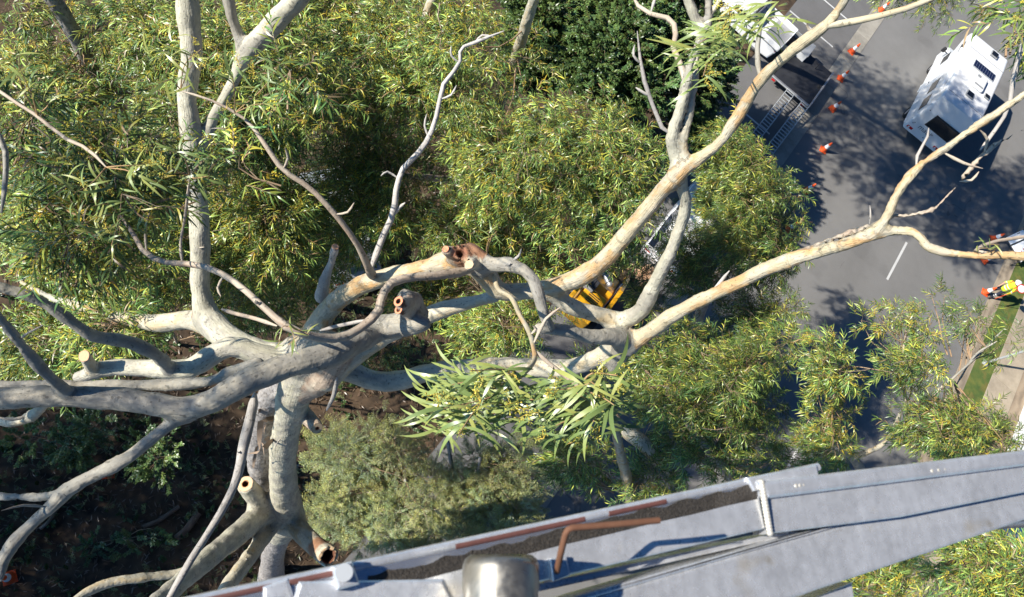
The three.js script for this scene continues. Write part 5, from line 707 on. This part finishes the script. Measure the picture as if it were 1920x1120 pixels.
// ---------------------------------------------------------------- near leafy branchlets of the tall gum: every leaf its own mesh
{
  const leafShapes = []; for (let k = 0; k < 7; k++) { const r = rng(300 + k), B = newB(); leafInto(B, V(0, 0, 0), V(1, 0.25, 0), 0.19, 0.0135 + 0.004 * r(), rr(0.6, 2.2, r), rr(-1.2, 1.2, r), V(0, 1, 0.25 * (r() - 0.5)), [1, 1, 1], 7); leafShapes.push(geoOf(B)); }
  const leafMats = [[0.22, 0.29, 0.085], [0.29, 0.345, 0.10], [0.165, 0.23, 0.07], [0.35, 0.37, 0.10]].map(c => new THREE.MeshPhysicalMaterial({ color: rgb(...c), roughness: 0.36, side: THREE.DoubleSide, transmission: 0.15, thickness: 0 }));
  const budShapes = [0, 1, 2].map(k => { const B = newB(), r = rng(330 + k); for (let q = 0; q < 5; q++) { const c = V((r() - 0.5) * 0.07, (r() - 0.5) * 0.05, (r() - 0.5) * 0.07); stickInto(B, [V(0, -0.02, 0), c], 0.0018, 0.0015, [0.6, 0.42, 0.06], 3); budInto(B, c, 0.022, 7, jit([0.62, 0.55, 0.09], 0.4, r), r); } return geoOf(B); });
  const budMat = std(rgb(1, 1, 1), 0.6, { vertexColors: true });
  // [centre u, v, distance, half-width u, half-height v, leaves, bud clusters, leaf scale, from]
  function leafAxis(r, lay, along) {     // blade lies along `out`, its face mostly turned to the light
    const out = V(rr(-1, 1, r), rr(-0.45, 0.4, r), rr(-1, 1, r)); if (along) out.addScaledVector(along, 0.5); if (lay) out.addScaledVector(AX, lay * (r() < 0.65 ? -1.6 : 1.6)); out.normalize();
    const n = V(-0.3 + rr(-0.7, 0.7, r), 1, 0.25 + rr(-0.7, 0.7, r)), side = out.clone().cross(n).normalize(); return [out, side.clone().cross(out).normalize(), side];
  }
  function branchlet(u, v, d, hu, hv, n, nb0, sc, from, s, spread = 0.25, lay = 0, fill = 0.6) {
    const nb = Math.ceil(nb0 * 0.6), r = rng(s), g = new THREE.Group(); g.name = 'leafy_branchlet'; gum.add(g);
    const root = at(...from), B = newB(), K = Math.max(3, Math.round(n / 9));
    for (let k = 0; k < K; k++) {
      const a = (k + r()) / K * 6.2832, e = at(u + Math.cos(a) * hu * rr(0.35, 0.9, r), v + Math.sin(a) * hv * rr(0.35, 0.9, r), d + rr(-spread, spread, r)), m = root.clone().lerp(e, 0.5).add(V(rr(-0.05, 0.05, r), rr(0, 0.06, r), rr(-0.05, 0.05, r)));
      const cv = new THREE.CatmullRomCurve3([root, m, e]); stickInto(B, cv.getPoints(8), 0.0055 * sc, 0.002, [0.42, 0.27, 0.13], 5);
      const nl = Math.ceil(n / K);
      for (let q = 0; q < nl; q++) {
        const p = cv.getPoint(rr(0.45, 1, r)), L0 = mesh('leaf', leafShapes[Math.floor(r() * 7)], leafMats[Math.floor(r() * 4)], g); L0.position.copy(p);
        L0.quaternion.setFromRotationMatrix(new THREE.Matrix4().makeBasis(...leafAxis(r, lay, e.clone().sub(root).normalize())));
        L0.scale.setScalar(sc * rr(0.7, 1.2, r));
      }
    }
    mesh('stalks', geoOf(B), twigMat, g).userData.kind = 'stuff';
    const fm = new THREE.InstancedMesh(leafShapes[s % 7], leafMats[s % 4], Math.round(n * fill)); fm.name = 'foliage'; fm.userData.kind = 'stuff'; const M4 = new THREE.Matrix4();
    for (let k = 0; k < fm.count; k++) { const o = leafAxis(r, lay), ra = Math.sqrt(r()), an = r() * 6.2832; M4.makeBasis(...o).scale(V(1, 1, 1).multiplyScalar(sc * rr(0.6, 1.05, r))).setPosition(at(u + Math.cos(an) * ra * hu * 0.9, v + Math.sin(an) * ra * hv * 0.9, d + rr(0.0, 0.35, r))); fm.setMatrixAt(k, M4); } g.add(fm);
    for (let k = 0; k < nb; k++) { const b = mesh('bud_cluster', budShapes[k % 3], budMat, g); b.position.copy(at(u + rr(-hu, hu, r) * 0.85, v + rr(-hv, hv, r) * 0.85, d + rr(-0.1, 0.1, r))); b.rotation.set(r() * 6, r() * 6, r() * 6); b.scale.setScalar(sc * rr(0.7, 1.2, r)); }
  }
  branchlet(880, 755, 2.9, 110, 75, 64, 12, 0.92, [975, 706, 3.25], 1, 0.2, 1.0, 2.4);
  branchlet(1060, 770, 2.9, 125, 70, 64, 12, 0.92, [1085, 726, 3.05], 2, 0.2, 1.0, 2.4);
  branchlet(1150, 730, 3.0, 60, 50, 20, 4, 0.95, [1085, 726, 3.05], 3, 0.2, 0.5);
  branchlet(1330, 110, 3.3, 60, 75, 30, 6, 0.95, [1350, 40, 5.9], 4, 0.25, 0.9, 1.2);
  branchlet(1420, 35, 3.3, 80, 45, 20, 4, 0.95, [1428, 42, 5.9], 5, 0.25, 0.7, 2);
  branchlet(480, 150, 4.5, 80, 70, 24, 8, 1.0, [440, 212, 6.6], 6, 0.3);
  branchlet(330, 120, 4.6, 80, 60, 14, 6, 1.0, [338, 168, 6.5], 7, 0.3);
  branchlet(320, 320, 4.7, 110, 60, 24, 7, 1.0, [356, 332, 5.4], 8, 0.3);
  branchlet(200, 330, 4.6, 100, 70, 20, 6, 1.0, [198, 314, 4.8], 9, 0.3);
  branchlet(170, 430, 4.9, 90, 50, 18, 4, 1.05, [222, 402, 6.3], 10, 0.3);
  branchlet(60, 140, 4.4, 60, 80, 12, 5, 1.0, [70, 216, 5.0], 11, 0.3);
  branchlet(925, 425, 6.9, 20, 22, 5, 0, 0.95, [912, 480, 7.2], 12, 0.05);
  branchlet(545, 640, 5.6, 50, 30, 7, 0, 0.8, [540, 612, 5.75], 13, 0.1);
  branchlet(1908, 60, 5.4, 26, 45, 14, 3, 0.9, [1920, 60, 5.8], 14, 0.2);
  branchlet(1845, 462, 5.5, 18, 16, 5, 0, 0.7, [1860, 474, 5.6], 15, 0.05);
}
// ---------------------------------------------------------------- rail of the raised work basket
{
  const t = base('work_basket', null, 'aluminium guard rail of a raised work basket with worn grip tape and rusty rod', 'platform');
  const alu = new THREE.MeshPhysicalMaterial({ color: rgb(0.80, 0.81, 0.83), metalness: 0.6, roughness: 0.62, map: aluTex, roughnessMap: aluRough, bumpMap: aluRough, bumpScale: 0.0006 });
  const aluBright = new THREE.MeshPhysicalMaterial({ color: rgb(0.75, 0.76, 0.78), metalness: 0.9, roughness: 0.25 });
  const tape = std(rgb(0.055, 0.048, 0.042), 0.95, { map: gritTex, bumpMap: gritBump, bumpScale: 0.0015 });
  const redPaint = std(rgb(0.15, 0.06, 0.05), 0.6, { map: aluTex }), weld = std(rgb(0.62, 0.58, 0.50), 0.5, { metalness: 0.4 });
  // slab with a given outline on a level plane, thick downwards, softened edges
  const uvm = g => { const p = g.attributes.position, uv = g.attributes.uv; for (let i = 0; i < p.count; i++) uv.setXY(i, p.getX(i) + p.getY(i), p.getZ(i) + p.getY(i) * 0.7); return g; };
  function slab(name, outline, y, thick, mat, bev = 0.0015, parent = t) {
    const P = outline.map(([u, v]) => atY(u, v, y)), s = new THREE.Shape(P.map(p => new THREE.Vector2(p.x, -p.z))), g = new THREE.ExtrudeGeometry(s, { depth: thick, bevelEnabled: bev > 0, bevelThickness: bev, bevelSize: bev, bevelOffset: -bev, bevelSegments: 3 });
    g.rotateX(-Math.PI / 2); g.translate(0, y - thick, 0); return mesh(name, uvm(g), mat, parent);
  }
  const tube = (name, a, b, r, mat, parent = t, n = 14) => mesh(name, uvm(cylBetween(a, b, r, r, n)), mat, parent);
  const Y = 25.2;
  tube('outer_tube', atY(330, 1134, Y), atY(1534, 876, Y), 0.0052, alu);
  for (const [a, b] of [[0.02, 0.22], [0.36, 0.56], [0.60, 0.70], [0.86, 0.97]]) { const A = atY(330, 1134, Y), Bp = atY(1534, 876, Y); const off = V(0.0006, 0.0012, 0.0008); tube('red_paint', A.clone().lerp(Bp, a).add(off), A.clone().lerp(Bp, b).add(off), 0.0043, redPaint); }
  const edge = x => 868 + (1530 - x) * 0.2148, lp = [], tp = []; const rt = rng(64);
  for (let k = 0; k <= 30; k++) { const x = 360 + k * 39; lp.push([x, edge(x) + 13]); } for (let k = 30; k >= 0; k--) { const x = 360 + k * 39; lp.push([x, edge(x) + 46]); }
  slab('polished_lip', lp, Y + 0.0005, 0.018, aluBright, 0.002);
  for (let k = 0; k <= 60; k++) { const f = k / 60, x = 690 + f * 730; tp.push([x, edge(x) + 31 - 15 * f + 9 * fbm(k * 0.21, 2, 3, 3) + rr(-1.5, 1.5, rt)]); } for (let k = 12; k >= 0; k--) { const f = k / 12, x = 690 + f * 730; tp.push([x, edge(x) + 62 - 18 * f + rr(-1, 1, rt)]); }
  slab('grip_tape', tp, Y + 0.0045, 0.006, tape, 0);
  slab('top_plate', [[640, 1106], [1060, 1010], [1422, 930], [1434, 992], [1070, 1078], [700, 1165]], Y + 0.001, 0.03, alu, 0.003);
  slab('top_plate', [[1436, 934], [1940, 858], [1940, 920], [1690, 970], [1440, 1002]], Y + 0.001, 0.03, alu, 0.003);
  slab('corner_plate', [[1398, 896], [1530, 872], [1536, 904], [1412, 922]], Y + 0.006, 0.02, alu, 0.003);
  slab('outer_rail', [[1416, 904], [1940, 842], [1940, 872], [1436, 936]], Y + 0.009, 0.03, alu, 0.006);
  for (const [a, b] of [[[1428, 905], [1444, 1000]], [[1490, 912], [1590, 900]], [[1745, 884], [1910, 862]]]) { const A = atY(a[0], a[1], Y + 0.012), Bp = atY(b[0], b[1], Y + 0.006), n = 16, gs = []; for (let k = 0; k < n; k++) { const p = A.clone().lerp(Bp, k / (n - 1)); gs.push(new THREE.SphereGeometry(0.0042, 8, 6).translate(p.x, p.y, p.z)); } mesh('weld_bead', clean(gs), weld, t); }
  slab('under_web', [[1000, 1096], [1440, 1002], [1640, 972], [1640, 978], [1440, 1014], [1010, 1110]], Y - 0.032, 0.05, alu, 0.002);
  // lower beam
  const Y2 = 25.182;
  slab('lower_beam', [[960, 1164], [1280, 1071], [1460, 1018], [1619, 973], [1960, 877], [1960, 962], [1700, 1050], [1484, 1122], [1380, 1160]], Y2, 0.05, alu, 0.004);
  slab('beam_edge', [[930, 1162], [1280, 1060], [1500, 1000], [1700, 944], [1960, 866], [1960, 878], [1619, 974], [1460, 1019], [1280, 1072], [960, 1166]], Y2 + 0.003, 0.05, alu, 0.004);
  slab('bracket', [[1480, 1140], [1596, 1092], [1606, 1160], [1480, 1170]], Y2 - 0.06, 0.03, alu, 0.003);
  // clamp socket and rusty rod
  const c = atY(948, 1040, Y + 0.09), rS = 0.037, fwd = atY(948, 1160, Y + 0.09).sub(c).setY(0).normalize();
  const so = mesh('clamp_socket', uvm(new THREE.LatheGeometry([[0, 0.0], [rS * 0.8, 0.0], [rS * 0.94, 0.004], [rS, 0.01], [rS, 0.03], [rS * 0.96, 0.034], [rS * 0.96, 0.2]].map(p => new THREE.Vector2(...p)), 40).applyQuaternion(new THREE.Quaternion().setFromUnitVectors(V(0, 1, 0), fwd)).translate(c.x, c.y - rS * 0.45, c.z)), std(rgb(0.36, 0.34, 0.30), 0.95, { metalness: 0.85, roughnessMap: aluRough, map: aluTex }), t);
  slab('socket_arm', [[540, 1150], [560, 1090], [830, 1086], [860, 1150]], Y + 0.004, 0.03, alu, 0.004);
  slab('socket_bracket', [[1030, 1048], [1062, 1044], [1068, 1080], [1036, 1092]], Y + 0.012, 0.03, alu, 0.002, so);
  const rod = new THREE.CatmullRomCurve3([atY(1044, 1072, Y + 0.07), atY(1052, 1036, Y + 0.10), atY(1062, 998, Y + 0.12), atY(1074, 990, Y + 0.122), atY(1150, 984, Y + 0.122), atY(1236, 976, Y + 0.12)], false, 'catmullrom', 0.2);
  mesh('locking_rod', uvm(new THREE.TubeGeometry(rod, 40, 0.0032, 10)), rustMat, t);
  // lug with bolt
  slab('lug', [[622, 1062], [660, 1052], [674, 1096], [632, 1108]], Y + 0.02, 0.03, alu, 0.003);
  tube('bolt', atY(645, 1074, Y + 0.018), atY(645, 1074, Y + 0.034), 0.0085, galv);
  slab('pale_plate', [[492, 1100], [540, 1084], [560, 1150], [496, 1160]], Y + 0.004, 0.02, alu, 0.003);
  // posts, mid rail and floor of the basket below and behind
  const dir = atY(1534, 888, Y).sub(atY(330, 1146, Y)).normalize(), inn = V(-dir.z, 0, dir.x), o = atY(700, 1100, Y).addScaledVector(inn, 0.03);
  for (const s of [-0.9, 1.3]) tube('post', o.clone().addScaledVector(dir, s).add(V(0, -1.0, 0)).addScaledVector(inn, 0.12), o.clone().addScaledVector(dir, s).addScaledVector(inn, 0.12), 0.02, alu);
}
scene.traverse(o => { if (o.isMesh && o !== sky) { o.castShadow = true; o.receiveShadow = true; } });
scene.environment = null;
renderer.render(scene, camera);
